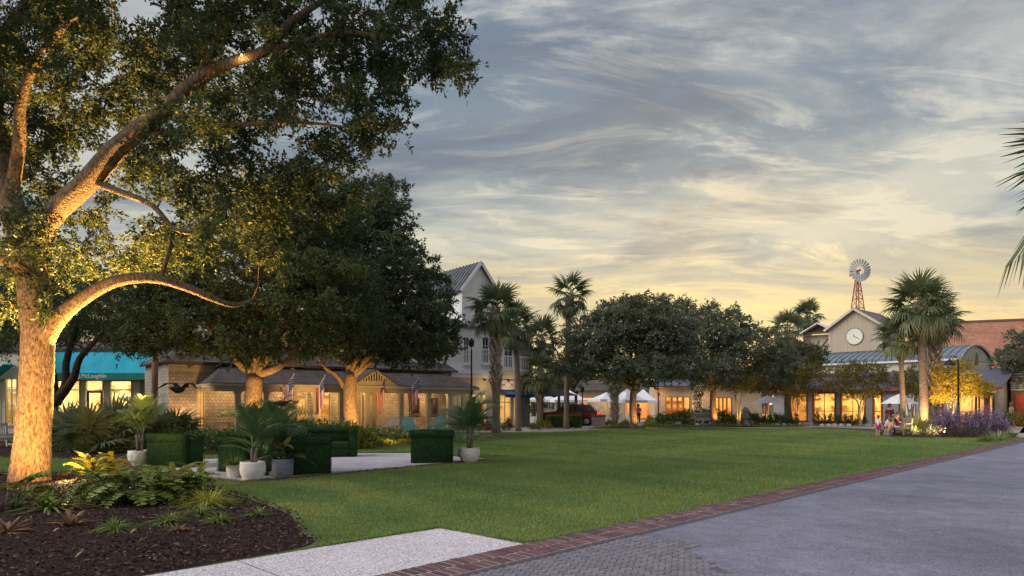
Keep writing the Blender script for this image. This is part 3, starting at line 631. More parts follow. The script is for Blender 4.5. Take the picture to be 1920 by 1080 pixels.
oak('dark unlit twisted oak between big trunk and turquoise awning', 99, 28, 752, .23, [(175, 595, 28, (3.0, 2.6, .9)), (60, 590, 29, (2.6, 2.4, 1.1)), (255, 632, 27.5, (1.4, 1.6, .5)), (15, 640, 29, (1.4, 1.6, .7)), (130, 550, 29, (3.0, 2.6, 1.0)), (300, 595, 28, (1.6, 1.6, .9))],
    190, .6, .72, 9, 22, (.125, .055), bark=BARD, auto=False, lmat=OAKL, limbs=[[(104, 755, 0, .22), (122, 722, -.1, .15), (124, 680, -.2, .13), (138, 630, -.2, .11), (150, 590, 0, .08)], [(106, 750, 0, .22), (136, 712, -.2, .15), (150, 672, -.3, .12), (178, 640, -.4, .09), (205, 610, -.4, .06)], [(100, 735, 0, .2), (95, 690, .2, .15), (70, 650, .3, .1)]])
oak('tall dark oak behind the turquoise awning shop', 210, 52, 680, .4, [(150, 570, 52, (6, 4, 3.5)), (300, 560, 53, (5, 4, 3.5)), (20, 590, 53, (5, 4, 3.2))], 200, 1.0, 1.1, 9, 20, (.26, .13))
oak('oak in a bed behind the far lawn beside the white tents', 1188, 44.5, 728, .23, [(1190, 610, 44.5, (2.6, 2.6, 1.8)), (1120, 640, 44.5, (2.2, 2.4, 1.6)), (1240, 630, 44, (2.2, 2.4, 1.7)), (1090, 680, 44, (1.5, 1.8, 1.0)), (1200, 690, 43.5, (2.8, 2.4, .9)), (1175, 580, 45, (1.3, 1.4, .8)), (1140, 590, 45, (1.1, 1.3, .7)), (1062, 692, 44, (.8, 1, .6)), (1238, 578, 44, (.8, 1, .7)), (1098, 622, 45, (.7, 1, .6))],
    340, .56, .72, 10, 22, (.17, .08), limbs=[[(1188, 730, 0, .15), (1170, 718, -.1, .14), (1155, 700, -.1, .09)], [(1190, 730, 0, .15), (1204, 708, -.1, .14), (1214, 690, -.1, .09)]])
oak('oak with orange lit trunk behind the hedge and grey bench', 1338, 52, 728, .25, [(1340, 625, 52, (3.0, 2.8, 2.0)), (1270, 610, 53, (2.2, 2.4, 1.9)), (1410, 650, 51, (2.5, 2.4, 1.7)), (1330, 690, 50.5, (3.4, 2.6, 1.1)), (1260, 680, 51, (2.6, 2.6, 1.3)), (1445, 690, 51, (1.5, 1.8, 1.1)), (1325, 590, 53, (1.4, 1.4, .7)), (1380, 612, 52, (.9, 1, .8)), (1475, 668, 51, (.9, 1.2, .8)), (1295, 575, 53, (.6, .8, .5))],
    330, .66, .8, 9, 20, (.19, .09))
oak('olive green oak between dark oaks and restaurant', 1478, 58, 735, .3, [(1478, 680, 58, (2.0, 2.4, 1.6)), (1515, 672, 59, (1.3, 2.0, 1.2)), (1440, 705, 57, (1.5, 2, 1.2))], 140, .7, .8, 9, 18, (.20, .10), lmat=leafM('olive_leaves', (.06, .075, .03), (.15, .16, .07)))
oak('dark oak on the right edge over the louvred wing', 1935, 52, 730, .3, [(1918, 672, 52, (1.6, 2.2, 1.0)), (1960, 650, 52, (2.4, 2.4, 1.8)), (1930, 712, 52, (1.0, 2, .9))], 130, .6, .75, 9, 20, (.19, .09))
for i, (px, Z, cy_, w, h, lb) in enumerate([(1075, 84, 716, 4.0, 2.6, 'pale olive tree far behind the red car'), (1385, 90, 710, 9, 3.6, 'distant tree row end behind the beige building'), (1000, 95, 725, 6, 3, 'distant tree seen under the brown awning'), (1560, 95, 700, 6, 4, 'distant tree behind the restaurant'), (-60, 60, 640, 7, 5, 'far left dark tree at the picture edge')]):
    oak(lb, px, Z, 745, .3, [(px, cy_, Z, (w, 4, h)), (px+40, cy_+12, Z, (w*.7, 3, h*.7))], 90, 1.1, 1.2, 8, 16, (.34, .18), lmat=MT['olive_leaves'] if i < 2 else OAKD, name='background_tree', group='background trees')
# crape myrtles: pale multi-stem trunks, thin olive crowns
def myrtle(label, px, Z, base_y, fork, crown, nat=70, lmat=MYRL, leaf=(.13, .07), nst=3, stemr=.06, spr=.6, sy=0):
    b = (gx(px, Z), Z); hf = gz(fork, Z); E = EL(b, crown); lm = []
    for k in range(nst):
        a = k*2.1+.3; e = Vector(E[k % len(E)][0]); q = Vector((math.cos(a)*.28, math.sin(a)*.2, hf))
        lm.append(([(math.cos(a)*.06, math.sin(a)*.06, -.05), q*.5, q, q.lerp(e, .6)+Vector((math.cos(a)*.2, 0, .1)), e], [stemr*1.25, stemr, stemr*.9, stemr*.6, stemr*.3]))
    return broadleaf('crape_myrtle', label, 'tree', b, lm, E, nat, .35, spr, 7, 13, leaf, MYRB, lmat, 'crape myrtles', 8)
myrtle('pale forked myrtle trunk lit from below beside the stone lantern', 1385, 50, 0, 735, [(1385, 715, 50, (1.2, 1.2, .6))], 40, nst=2)
myrtle('pale myrtle trunks standing behind the left patio umbrella', 1437, 56, 0, 745, [(1437, 720, 56, (1.3, 1.2, .5))], 40)
myrtle('olive myrtle before the first restaurant window', 1493, 55, 0, 752, [(1490, 715, 55, (1.7, 1.5, .9)), (1520, 700, 55, (1.2, 1.3, .6)), (1505, 735, 55, (1.2, 1.2, .4))], 85)
myrtle('broad olive myrtle before the third restaurant window', 1614, 50, 0, 752, [(1610, 700, 50, (1.9, 1.6, .8)), (1570, 715, 50, (1.2, 1.2, .6)), (1650, 712, 50, (1.2, 1.2, .6)), (1620, 735, 50, (1.6, 1.3, .35))], 120, nst=4)
myrtle('small olive myrtle left of the tall right palms', 1708, 47, 0, 750, [(1710, 715, 47, (.9, 1, .9))], 45)
myrtle('golden lit myrtle behind the black street lamp', 1785, 43, 0, 752, [(1790, 712, 43, (1.1, 1.1, .6)), (1825, 728, 43, (.9, 1.0, .35)), (1768, 742, 43, (.6, .8, .3)), (1795, 690, 43, (.7, .7, .35))], 105, lmat=UPLT, leaf=(.14, .075))
# sabal palms
def sab(label, px, by, ty, Z=None, **k):
    Z = Z or F*EYE/(by-HZ); sabal(label, (gx(px, Z), Z), gz(ty, Z), **k)
sab('sabal palm with criss-cross boots in front of the white house', 930, 813, 583, seed=1, booted=True, boots_from=.36, r=.21, nf=34, fs=1.0, lean=(-.05, 0))
sab('smooth sabal palm in front of the house corner pillar', 972, 808, 615, seed=2, r=.16, nf=34, fs=.98, lean=(-.2, 0))
sab('sabal palm standing in front of the brown awning', 1014, 801, 638, Z=54, seed=3, r=.2, fs=1.15, nf=34)
sab('short bushy sabal palm under the brown awning palm', 1012, 803, 700, Z=50, seed=4, r=.22, booted=True, fs=1.0, nf=30)
sab('tallest slender sabal palm alone against the sky', 1062, 804, 555, seed=5, r=.18, nf=26, fs=.96, lean=(.2, 0), dead=6)
sab('short booted sabal palm trunk between the tents', 1152, 795, 715, Z=57, seed=6, booted=True, boots_from=.1, r=.26, nf=16, fs=.7)
sab('sabal palm stem glowing with string lights behind the hedge', 1308, 792, 722, Z=60, seed=7, booted=True, boots_from=.1, r=.3, nf=14, fs=.6)
sab('tall smooth sabal palm lit orange beside the sage bushes', 1733, 806, 575, Z=43, seed=8, r=.25, lean=(-.35, 0), nf=38, fs=1.28, dead=9)
sab('tall booted sabal palm just behind the orange lit palm', 1752, 802, 600, Z=46, seed=9, booted=True, boots_from=.16, r=.34, nf=30, fs=1.15, dead=6)
sab('short slim sabal palm left of the orange lit palm', 1693, 806, 632, Z=44, seed=10, r=.15, nf=30, fs=.95, lean=(-.2, 0))
sab('far sabal palm left of the timber frame gable', 1514, 785, 592, Z=82, seed=12, nf=28, fs=1.25, r=.2)
sab('lower far sabal palm rising behind the olive oak', 1476, 785, 618, Z=80, seed=13, nf=30, fs=1.4, r=.2)
sab('near sabal palm whose fronds reach in from the right edge', 2152, 960, 330, Z=9.5, seed=14, nf=44, fs=1.05, r=.2, dead=22)
# far-off trunks with bulbs
BULB = M('string_light_bulb', (1, .8, .4), emit=((1, .52, .12), 4))
def string_lights(label, px, Z, y0, y1, r, n, seed):
    g = random.Random(seed); b = (gx(px, Z), Z); t = thing('string_lights', label, 'lights', b, 0, 'string lights'); m = MB(); w = MB(); pts = []
    for i in range(n):
        u = i/n; a = u*n*.55; q = r+.10; z = gz(y0, Z)+(gz(y1, Z)-gz(y0, Z))*u; p = Vector((math.cos(a)*q, math.sin(a)*q, z+g.uniform(-.06, .06))); pts.append(p); s = g.uniform(.012, .026)
        m.add([p+Vector(v)*s for v in ((1, 0, 0), (-1, 0, 0), (0, 1, 0), (0, -1, 0), (0, 0, 1), (0, 0, -1))], [(0, 2, 4), (2, 1, 4), (1, 3, 4), (3, 0, 4), (2, 0, 5), (1, 2, 5), (3, 1, 5), (0, 3, 5)])
    w.tube(pts, .006, 3); m.build('bulbs', BULB, t, kind='stuff'); w.build('cable', BARD, t)
string_lights('dense warm bulbs wound round the palm behind the hedge', 1308, 60, 778, 722, .32, 150, 2)
# ---- building materials ----
SHNG = brickM('cedar_shingle', (.30, .265, .23), (.42, .37, .325), (.10, .08, .07), 1, .19, .17, .008, .9, .5)
GSHN = brickM('grey_shingle', (.16, .165, .18), (.24, .245, .26), (.08, .08, .09), 1, .19, .17, .008, .9, .5)
ROOF = brickM('asphalt_shingle', (.085, .072, .075), (.15, .125, .12), (.05, .045, .045), 1, .3, .11, .012, .9, .5)
SLAT = M('slate_blue_roof', (.085, .09, .125), (.135, .14, .185), 7, .8, .3, 30)
CREM = M('cream_paint', (.55, .50, .40), (.62, .57, .46), 2, .6, .1, 40)
WHIT = M('white_paint', (.72, .73, .75), (.80, .81, .82), 2, .55, .1, 40)
OLIV = M('olive_trim', (.33, .32, .24), (.42, .40, .31), 2, .6)
TANW = M('tan_boards', (.42, .36, .28), (.52, .45, .355), 1.2, .75, .3, 8, stretch=(6, 6, .25))
GREY = M('grey_boards', (.24, .25, .28), (.33, .34, .37), 2, .7, .2, 10)
SIDG = M('grey_siding', (.25, .25, .27), (.33, .33, .35), 2, .7)
REDP = M('red_paint', (.24, .045, .025), (.33, .07, .035), 2, .55)
REDM = M('red_metal', (.36, .05, .035), (.46, .085, .06), 3, .5, metal=.2)
BROW = M('brown_wood', (.075, .05, .035), (.15, .10, .07), 5, .75, .3, 20, stretch=(1, 1, 5))
TMBR = M('weathered_wood', (.16, .135, .11), (.28, .245, .20), 5, .8, .4, 20, stretch=(.6, 6, 6))
METL = M('standing_seam_metal', (.15, .20, .25), (.24, .295, .34), 1.5, .42, .15, 3, metal=.35, spec=.5)
DMET = M('dark_seam_metal', (.10, .11, .14), (.17, .18, .21), 1.5, .5, metal=.3)
BLAK = M('black_metal', (.012, .012, .014), (.03, .03, .032), 4, .45)
TURQ = M('turquoise_canvas', (.015, .31, .45), (.025, .39, .54), 1.2, .85)
VALA = M('teal_valance', (.02, .17, .145), (.03, .22, .19), 1.2, .85)
NAVY = M('blue_canvas', (.012, .05, .17), (.02, .08, .24), 1.2, .85)
BRAW = M('brown_canvas', (.055, .045, .04), (.10, .082, .07), 1.2, .85)
CANV = M('white_canvas', (.72, .72, .76), (.80, .80, .83), 1.2, .8)
WARM = M('interior_wall', (.82, .66, .36), (.90, .76, .48), 1.2, .8)
WARR = M('restaurant_wall', (.80, .58, .27), (.90, .70, .38), 1.0, .8)
WOOD = M('interior_wood', (.30, .17, .08), (.46, .28, .14), 3, .6)
GOOD = [M('goods_%d' % i, c, rough=.7) for i, c in enumerate([(.7, .68, .6), (.5, .2, .1), (.12, .2, .3), (.6, .5, .2), (.35, .42, .3), (.75, .6, .5)])]
GLAS = glassM('window_glass', (.97, .97, .95), .03); DGLS = M('dark_glass', (.02, .028, .035), (.05, .06, .07), 2, .08, spec=.6)
BRKW = brickM('brick_wall_red', (.47, .175, .105), (.60, .27, .17), (.50, .38, .31), 1, .45, .17, .02)
PLAS = M('beige_stucco', (.46, .36, .25), (.56, .45, .33), 1.5, .85, .2, 30)
FACE = M('clock_face', (.70, .70, .58), (.80, .80, .68), 1, .5)
GALV = M('galvanised_metal', (.50, .51, .54), (.64, .65, .68), 3, .5, metal=.2)
def lamp(parent, kind, loc, energy, col=(1, .72, .36), size=.3, rot=None, spot=None, sy=None):
    l = bpy.data.lights.new('lamp', kind); l.energy = energy; l.color = col
    if kind == 'AREA':
        l.size = size
        if sy: l.shape = 'RECTANGLE'; l.size_y = sy
    elif kind in ('SPOT', 'POINT'): l.shadow_soft_size = size
    if spot: l.spot_size = spot; l.spot_blend = .7
    o = bpy.data.objects.new('lamp', l); C.objects.link(o); o.parent = parent; o.location = loc
    if rot is not None: o.rotation_euler = rot
    return o
def tp(o, rz, px, off=0.):
    "distance along a facade (origin o, heading rz, set back by off) at which photo column px is crossed"
    c, s = math.cos(rz), math.sin(rz); k = (px-960)/F; return (k*(o[1]+off*c)-(o[0]-off*s))/(c-k*s)
def wall(parent, mat, x0, x1, z0, z1, y, holes=(), step=None, name='wall', th=.12, lip=.018):
    "facade in the local xz plane with openings; step = lapped courses"
    m = MB()
    if step:
        n = max(1, round((z1-z0)/step)); st = (z1-z0)/n
        for i in range(n):
            a, b = z0+i*st, z0+(i+1)*st; segs = [(x0, x1)]
            for hx0, hx1, hz0, hz1 in holes:
                if hz0 < (a+b)/2 < hz1: segs = [q for s, e in segs for q in ((s, min(e, hx0)), (max(s, hx1), e)) if q[1]-q[0] > .01]
            for s, e in segs:
                m.add([(s, y-lip, a), (e, y-lip, a), (e, y, b), (s, y, b), (s, y+th, a), (e, y+th, a), (e, y+th, b), (s, y+th, b)], [(0, 1, 2, 3), (0, 4, 5, 1), (7, 6, 5, 4), (1, 5, 6, 2), (0, 3, 7, 4), (3, 2, 6, 7)])
    else:
        xs = sorted({x0, x1, *[h[0] for h in holes], *[h[1] for h in holes]}); zs = sorted({z0, z1, *[h[2] for h in holes], *[h[3] for h in holes]})
        xs = [x for x in xs if x0 <= x <= x1]; zs = [z for z in zs if z0 <= z <= z1]
        for i in range(len(xs)-1):
            for j in range(len(zs)-1):
                cx, cz = (xs[i]+xs[i+1])/2, (zs[j]+zs[j+1])/2
                if not any(h[0] < cx < h[1] and h[2] < cz < h[3] for h in holes): m.bx(xs[i], xs[i+1], y, y+th, zs[j], zs[j+1])
    return m.build(name, mat, parent)
def window(parent, x0, x1, z0, z1, y, frame, pane=None, cols=1, rows=1, fw=.07, mw=.03, name='window', rowpos=None, sill=True):
    f = MB(); d = .16
    f.bx(x0-fw, x0, y-.05, y+d, z0-fw, z1+fw); f.bx(x1, x1+fw, y-.05, y+d, z0-fw, z1+fw); f.bx(x0, x1, y-.05, y+d, z1, z1+fw); f.bx(x0, x1, y-.05, y+d, z0-fw, z0)
    xs = [x0+(x1-x0)*i/cols for i in range(cols+1)]; zs = rowpos and [z0, *rowpos, z1] or [z0+(z1-z0)*j/rows for j in range(rows+1)]
    for x in xs[1:-1]: f.bx(x-mw/2, x+mw/2, y+.02, y+.08, z0, z1)
    for z in zs[1:-1]: f.bx(x0, x1, y+.022, y+.078, z-mw/2, z+mw/2)
    w = f.build(name, frame, parent)
    for i in range(cols):
        for j in range(len(zs)-1): MB().bx(xs[i]+mw/2, xs[i+1]-mw/2, y+.045, y+.055, zs[j]+mw/2, zs[j+1]-mw/2).build('pane', pane or GLAS, w)
    if sill: MB().bx(x0-fw-.04, x1+fw+.04, y-.10, y-.052, z0-fw-.03, z0-fw+.03).build('sill', frame, w)
    return w
def room(parent, x0, x1, y0, y1, z0, z1, mat, W, col=(1, .74, .36), name='interior'):
    MB().add([(x0, y0, z0), (x1, y0, z0), (x1, y1, z0), (x0, y1, z0), (x0, y0, z1), (x1, y0, z1), (x1, y1, z1), (x0, y1, z1)], [(0, 1, 2, 3), (7, 6, 5, 4), (3, 2, 6, 7), (0, 3, 7, 4), (2, 1, 5, 6)]).build(name, mat, parent)
    return lamp(parent, 'AREA', ((x0+x1)/2, y0*.45+y1*.55, z1-.06), W, col, (x1-x0)*.8, None, None, (y1-y0)*.4)
def shelves(parent, x0, x1, y, z0, z1, rows, seed, name='shelf'):
    g = random.Random(seed)
    for i in range(rows):
        z = z0+(z1-z0)*i/max(1, rows-1); s = MB().bx(x0, x1, y-.3, y, z-.02, z+.02).build(name, WOOD, parent); x = x0+.08
        while x < x1-.2:
            w, h = g.uniform(.08, .25), g.uniform(.1, .32); MB().bx(x, x+w, y-.24, y-.06, z+.021, z+.02+h).build('goods', g.choice(GOOD), s); x += w+g.uniform(.05, .35)
def text_mesh(txt, size, mat, parent, loc, rot=(R(90), 0, 0), name='lettering', ext=.006, sx=1.):
    cu = bpy.data.curves.new(name, 'FONT'); cu.body = txt; cu.size = size; cu.extrude = ext; cu.align_x = 'CENTER'; cu.align_y = 'CENTER'
    tmp = bpy.data.objects.new('tmp', cu); C.objects.link(tmp); dg = bpy.context.evaluated_depsgraph_get(); me = bpy.data.meshes.new_from_object(tmp.evaluated_get(dg)); bpy.data.objects.remove(tmp)
    me.materials.clear(); me.materials.append(mat); return obj(name, me, parent, loc, rot, (sx, 1, 1))
LETW = M('white_lettering', (.75, .76, .74), rough=.6)

# ---- shop with the turquoise awning (left) ----
sz = 41.0; so_ = (gx(36, sz), sz); shop = thing('awning_shop', 'lit shop with cream window posts under a turquoise awning, far left', 'shop', so_)
T = lambda px: tp(so_, 0, px); Hs = lambda py: gz(py, sz)
w0, w1 = T(100), T(263); zb = .35
holes = [(T(66), T(97), zb, Hs(713)), (T(105), T(151), zb, Hs(713)), (T(160), T(194), .05, Hs(713)), (T(205), T(248), zb, Hs(713))]
wall(shop, CREM, 0, T(262), 0, 4.9, 0, holes)
wall(shop, SHNG, T(262)+.001, T(312), 0, 4.9, 0, [], .17, 'shingle_wall')
wall(shop, CREM, 0, .12, 0, 4.9, .13, (), None, 'side_wall')
for i, (a, b, c, d) in enumerate(holes):
    if i != 2: window(shop, a+.07, b-.07, c+.07, d-.07, .0, CREM, None, 1, 2, .07, .07, rowpos=[Hs(731)], sill=True)
    else:
        window(shop, a+.05, b-.05, Hs(731), d-.06, 0, CREM, None, 1, 1, .05, .05, 'transom', sill=False)
        dr = MB(); DG = M('green_door', (.045, .085, .08), (.07, .12, .11), 3, .5); x0, x1, z1 = a+.06, b-.06, Hs(733)
        dr.bx(x0, x0+.13, .02, .08, .02, z1); dr.bx(x1-.13, x1, .02, .08, .02, z1); dr.bx(x0+.13, x1-.13, .02, .08, z1-.12, z1); dr.bx(x0+.13, x1-.13, .02, .08, .02, .3)
        door = dr.build('door', DG, shop); MB().bx(x0+.13, x1-.13, .045, .055, .3, z1-.12).build('pane', GLAS, door); MB().beam((x1-.18, -.02, .95), (x1-.18, -.02, 1.25), .03, .03).build('handle', BLAK, door)
room(shop, T(60), T(258), .14, 4.2, .02, 3.5, WARM, 230, (1, .84, .54))
MB().bx(T(60), T(258), .13, 4.2, 0, .018).build('floor', WOOD, shop)
shelves(shop, T(105), T(150), 4.15, .5, 2.6, 4, 1); shelves(shop, T(165), T(192), 4.15, .6, 2.6, 4, 2); shelves(shop, T(205), T(250), 4.15, .4, 2.4, 4, 3)
for i, (px, lb, c, hh) in enumerate([(131, 'white dress form in the window left of the shop door', 0, 1.5), (229, 'pale jacket on a dress form right of the shop door', 5, 1.55)]):
    t = thing('dress_form', lb, 'mannequin', (gx(px, sz+1.0), sz+1.0, .02)); MB().lathe([(.13, .0), (.02, .03), (.02, .75)], n=12).build('stand', BLAK, t, True)
    MB().lathe([(.19, .70), (.21, .85), (.15, 1.05), (.20, 1.28), (.17, 1.42), (.06, 1.48), (.05, 1.58)], n=16).build('torso', GOOD[c], t, True); MB().tube([(-.19, 0, 1.38), (-.27, -.03, 1.15), (-.25, -.1, .9)], [.06, .05, .04], 8).build('sleeve', GOOD[c], t, True); MB().tube([(.19, 0, 1.38), (.27, -.03, 1.15), (.25, -.1, .9)], [.06, .05, .04], 8).build('sleeve', GOOD[c], t, True)
aw = MB(); xa, xb = T(40), T(322); zt, ze = 4.95, Hs(701)*1.0; ya = -1.15
aw.slab([(xa, ya, ze), (xb, ya, ze), (xb-.35, -.01, zt), (xa+.35, -.01, zt)], .03); aw.add([(xb, ya, ze), (xb, -.01, ze), (xb-.35, -.01, zt)], [(0, 1, 2)]); aw.add([(xa, ya, ze), (xa+.35, -.01, zt), (xa, -.01, ze)], [(0, 1, 2)])
awn = aw.build('awning', TURQ, shop)
vl = MB(); vh = .40; vl.bx(xa, xb, ya-.005, ya+.02, ze-vh, ze-.002); vl.bx(xb-.02, xb, ya+.021, -.01, ze-vh, ze-.002); val = vl.build('valance', VALA, awn)
text_mesh('J.McLaughlin', .36, LETW, awn, (T(196), ya-.012, ze-vh/2+.02), sx=.92, name='lettering')
for x in (xa+.05, T(150), T(250), xb-.05): MB().beam((x, ya+.03, ze-.04), (x, -.01, ze-.04), .03, .03).build('awning_rod', BLAK, awn)
MB().slab([(-.2, -.2, 5.0), (T(315), -.2, 5.0), (T(315), 8, 6.2), (-.2, 8, 6.2)], .2).build('roof', ROOF, shop)
MB().bx(T(312)-.1, T(312), .13, 8, 0, 4.9).build('end_wall', SHNG, shop)
# bay to the left of the big trunk
bz = 38.5; bo = (gx(-60, bz), bz); bay = thing('shop_bay', 'narrow lit shop bay with a small sloping turquoise awning at the left edge', 'shop', bo)
B = lambda px: tp(bo, 0, px); Hb = lambda py: gz(py, bz)
wall(bay, CREM, B(-60), B(38), 0, 4.6, 0, [(B(9), B(33), .45, Hb(709)), (B(-50), B(2), .45, Hb(709))]); window(bay, B(9)+.05, B(33)-.05, .5, Hb(709)-.05, 0, CREM, None, 2, 2, .05, .04, rowpos=[Hb(727)]); window(bay, B(-50)+.05, B(2)-.05, .5, Hb(709)-.05, 0, CREM, None, 2, 2, .05, .04)
room(bay, B(-58), B(37), .14, 2.4, .02, 3.4, WARM, 70, (1, .8, .45)); shelves(bay, B(-45), B(30), 2.3, .6, 2.4, 3, 5)
a2 = MB(); a2.slab([(B(28), -.9, Hb(684)), (B(28), -.02, Hb(684)), (B(-30), -.02, Hb(732)), (B(-30), -.9, Hb(732))], .03); awb = a2.build('awning', TURQ, bay)
for y in (-.88, -.06): MB().beam((B(10), y, Hb(711)), (B(-30), y, Hb(733)), .03, .03).build('awning_rod', BLAK, awb); 
MB().slab([(B(-60), -.1, 4.7), (B(39), -.1, 4.7), (B(39), 4, 5.4), (B(-60), 4, 5.4)], .15).build('roof', ROOF, bay)

# ---- shingled cottage with the long porch ----
cr = R(39); co = (-14.75, 34.0); cot = thing('porch_cottage', 'cedar shingled cottage with a long columned porch under a hipped roof', 'house', co, cr)
TC = lambda px, off=0.: tp(co, cr, px, off)
L0, L1 = 0, TC(884); eh = 2.72; pd = 2.3
MB().bx(-.1, L1, -.1, pd, 0, .16).build('porch_floor', TMBR, cot)
hl = [(TC(369, pd), TC(384, pd), .35, 2.45), (TC(465, pd), TC(500, pd), .2, 2.35), (TC(540, pd), TC(575, pd), .7, 2.3), (TC(588, pd), TC(620, pd), .2, 2.35), (TC(676, pd), TC(700, pd), .2, 2.35), (TC(768, pd), TC(786, pd), 1.0, 2.05), (TC(803, pd), TC(820, pd), 1.0, 2.05), (TC(848, pd), TC(868, pd), .2, 2.3)]
wl = TC(316, pd); wall(cot, SHNG, wl, L1, .0, 3.9, pd, hl, .17, 'shingle_wall')
for i, (a, b, c, d) in enumerate(hl):
    if a > -90: window(cot, a+.06, b-.06, c+.06, d-.06, pd-.02, BROW if i in (5, 6) else OLIV, None, 2, 3 if i else 4, .08, .035, 'window' if c > .25 else 'glazed_door')
room(cot, wl+.1, L1-.1, pd+.14, pd+3.0, .1, 2.7, WARR, 210, (1, .66, .28)); shelves(cot, L1*.1, L1*.45, pd+2.9, .6, 2.2, 3, 8); shelves(cot, L1*.5, L1*.9, pd+2.9, .6, 2.2, 3, 9)
MB().bx(wl, wl+.12, pd+.13, 8, 0, 3.9).build('side_wall', SHNG, cot)
rf = MB(); ov = .35
rf.slab([(L0-ov, -ov, eh), (L1+ov, -ov, eh), (L1-1.4, pd+1.2, eh+1.5), (L0+1.5, pd+1.2, eh+1.5)], .1); rf.add([(L1+ov, -ov, eh), (L1+ov, pd+1.2, eh), (L1-1.4, pd+1.2, eh+1.5)], [(0, 1, 2)]); rf.add([(L0-ov, -ov, eh), (L0+1.5, pd+1.2, eh+1.5), (L0-ov, pd+1.2, eh)], [(0, 1, 2)])
pr = rf.build('porch_roof', ROOF, cot)
fa = MB(); fa.bx(L0-ov, L1+ov, -ov-.03, -ov+.02, eh-.17, eh-.03); fa.bx(L0-.1, L1+.1, -.12, .12, eh-.42, eh-.18); fa.bx(L0-ov-.03, L0-ov+.02, -ov+.021, pd-.03, eh-.17, eh-.03); fa.bx(L0-.1, L0+.14, .121, pd-.03, eh-.42, eh-.18); fa.build('fascia', OLIV, pr)
MB().bx(L0-ov, L1+ov, -ov+.025, pd-.03, eh-.175, eh-.16).build('porch_ceiling', CREM, pr)
cols = [TC(p) for p in (446, 498, 552, 590, 640, 688, 700, 752, 803, 842, 880)]
for i, x in enumerate(cols):
    m = MB(); m.bx(x-.13, x+.13, -.10, .13, .30, 2.2); m.bx(x-.17, x+.17, -.14, .17, .16, .30); m.bx(x-.17, x+.17, -.14, .17, 2.2, 2.3); m.build('column', OLIV, cot)
gx0, gx1 = TC(676), TC(712); gm = (gx0+gx1)/2; gxa, gxb = gm-1.5, gm+1.5
pdm = MB().slab([(gxa, -.75, eh+.02), (gm, -.75, eh+.95), (gm, 1.6, eh+.95), (gxa, 1.6, eh+.02)], .08).slab([(gm, -.75, eh+.95), (gxb, -.75, eh+.02), (gxb, 1.6, eh+.02), (gm, 1.6, eh+.95)], .08).build('pediment', ROOF, pr)
tr_ = MB(); tr_.beam((gxa, -.72, eh-.05), (gm, -.72, eh+.84), .06, .12); tr_.beam((gm, -.72, eh+.84), (gxb, -.72, eh-.05), .06, .12); tr_.bx(gxa, gxb, -.74, -.66, eh-.15, eh-.02)
k = 0
x = gxa+.35
while x < gxb-.3: tr_.bx(x-.04, x+.04, -.70, -.67, eh-.03, eh+.86*(1-abs(x-gm)/1.5)-.06); x += .16
tr_.build('slatted_gable', OLIV, pr)
MB().bx(gxa+.2, gxb-.2, -.64, -.62, eh-.02, eh+.25).build('gable_board', OLIV, pr)
s0, s1 = TC(398, 4.2), TC(600, 4.2)     # upper storey set back
wall(cot, SHNG, s0, s1, 3.6, 6.6, 4.4, [(s0+1.2, s0+2.1, 4.4, 5.9), (s0+4.2, s0+5.1, 4.4, 5.9)], .17, 'upper_wall')
for a in (s0+1.2, s0+4.2): window(cot, a+.05, a+.85, 4.45, 5.85, 4.38, CREM, DGLS, 2, 2)
MB().bx(s0, s0+.12, 4.53, 9, 3.6, 6.6).build('upper_side_wall', SHNG, cot)
MB().slab([(s0-.4, 4.0, 6.6), (s1+.4, 4.0, 6.6), (s1-1, 7, 8.2), (s0+1.2, 7, 8.2)], .12).slab([(s0-.4, 4.0, 6.6), (s0+1.2, 7, 8.2), (s0+1.2, 7.01, 8.2), (s0-.4, 10, 6.6)], .12).build('upper_roof', ROOF, cot)
MB().slab([(wl-.3, pd-.4, 3.85), (L1+.3, pd-.4, 3.85), (L1, pd+2, 4.9), (wl+1, pd+2, 4.9)], .1).slab([(wl-.3, pd-.4, 3.85), (wl+1, pd+2, 4.9), (wl+1, 7, 4.9), (wl-.3, 8, 3.85)], .1).build('main_roof', ROOF, cot)
MB().bx(wl-.02, wl+2.2, pd-.06, pd-.02, 3.35, 3.7).build('frieze', OLIV, cot)
for i, x in enumerate((1.4, 4.6, 7.6, 10.4, 13.2)):
    m = MB().lathe([(.05, 0), (.09, -.04), (.07, -.16)], (x, pd*.5, eh-.18), 10).build('porch_lamp', M('lamp_glass', (1, .8, .5), emit=((1, .62, .25), 5)), cot); lamp(m, 'POINT', (x, pd*.5, eh-.42), 48 if i else 44, (1, .6, .25), .08)
lamp(MB().bx(wl+.6, wl+.75, pd-.7, pd-.55, 0, .16).build('wall_washer', BLAK, cot), 'SPOT', (wl+.7, pd-1.1, .25), 210, (1, .55, .22), .1, (R(160), R(-12), 0), R(125))

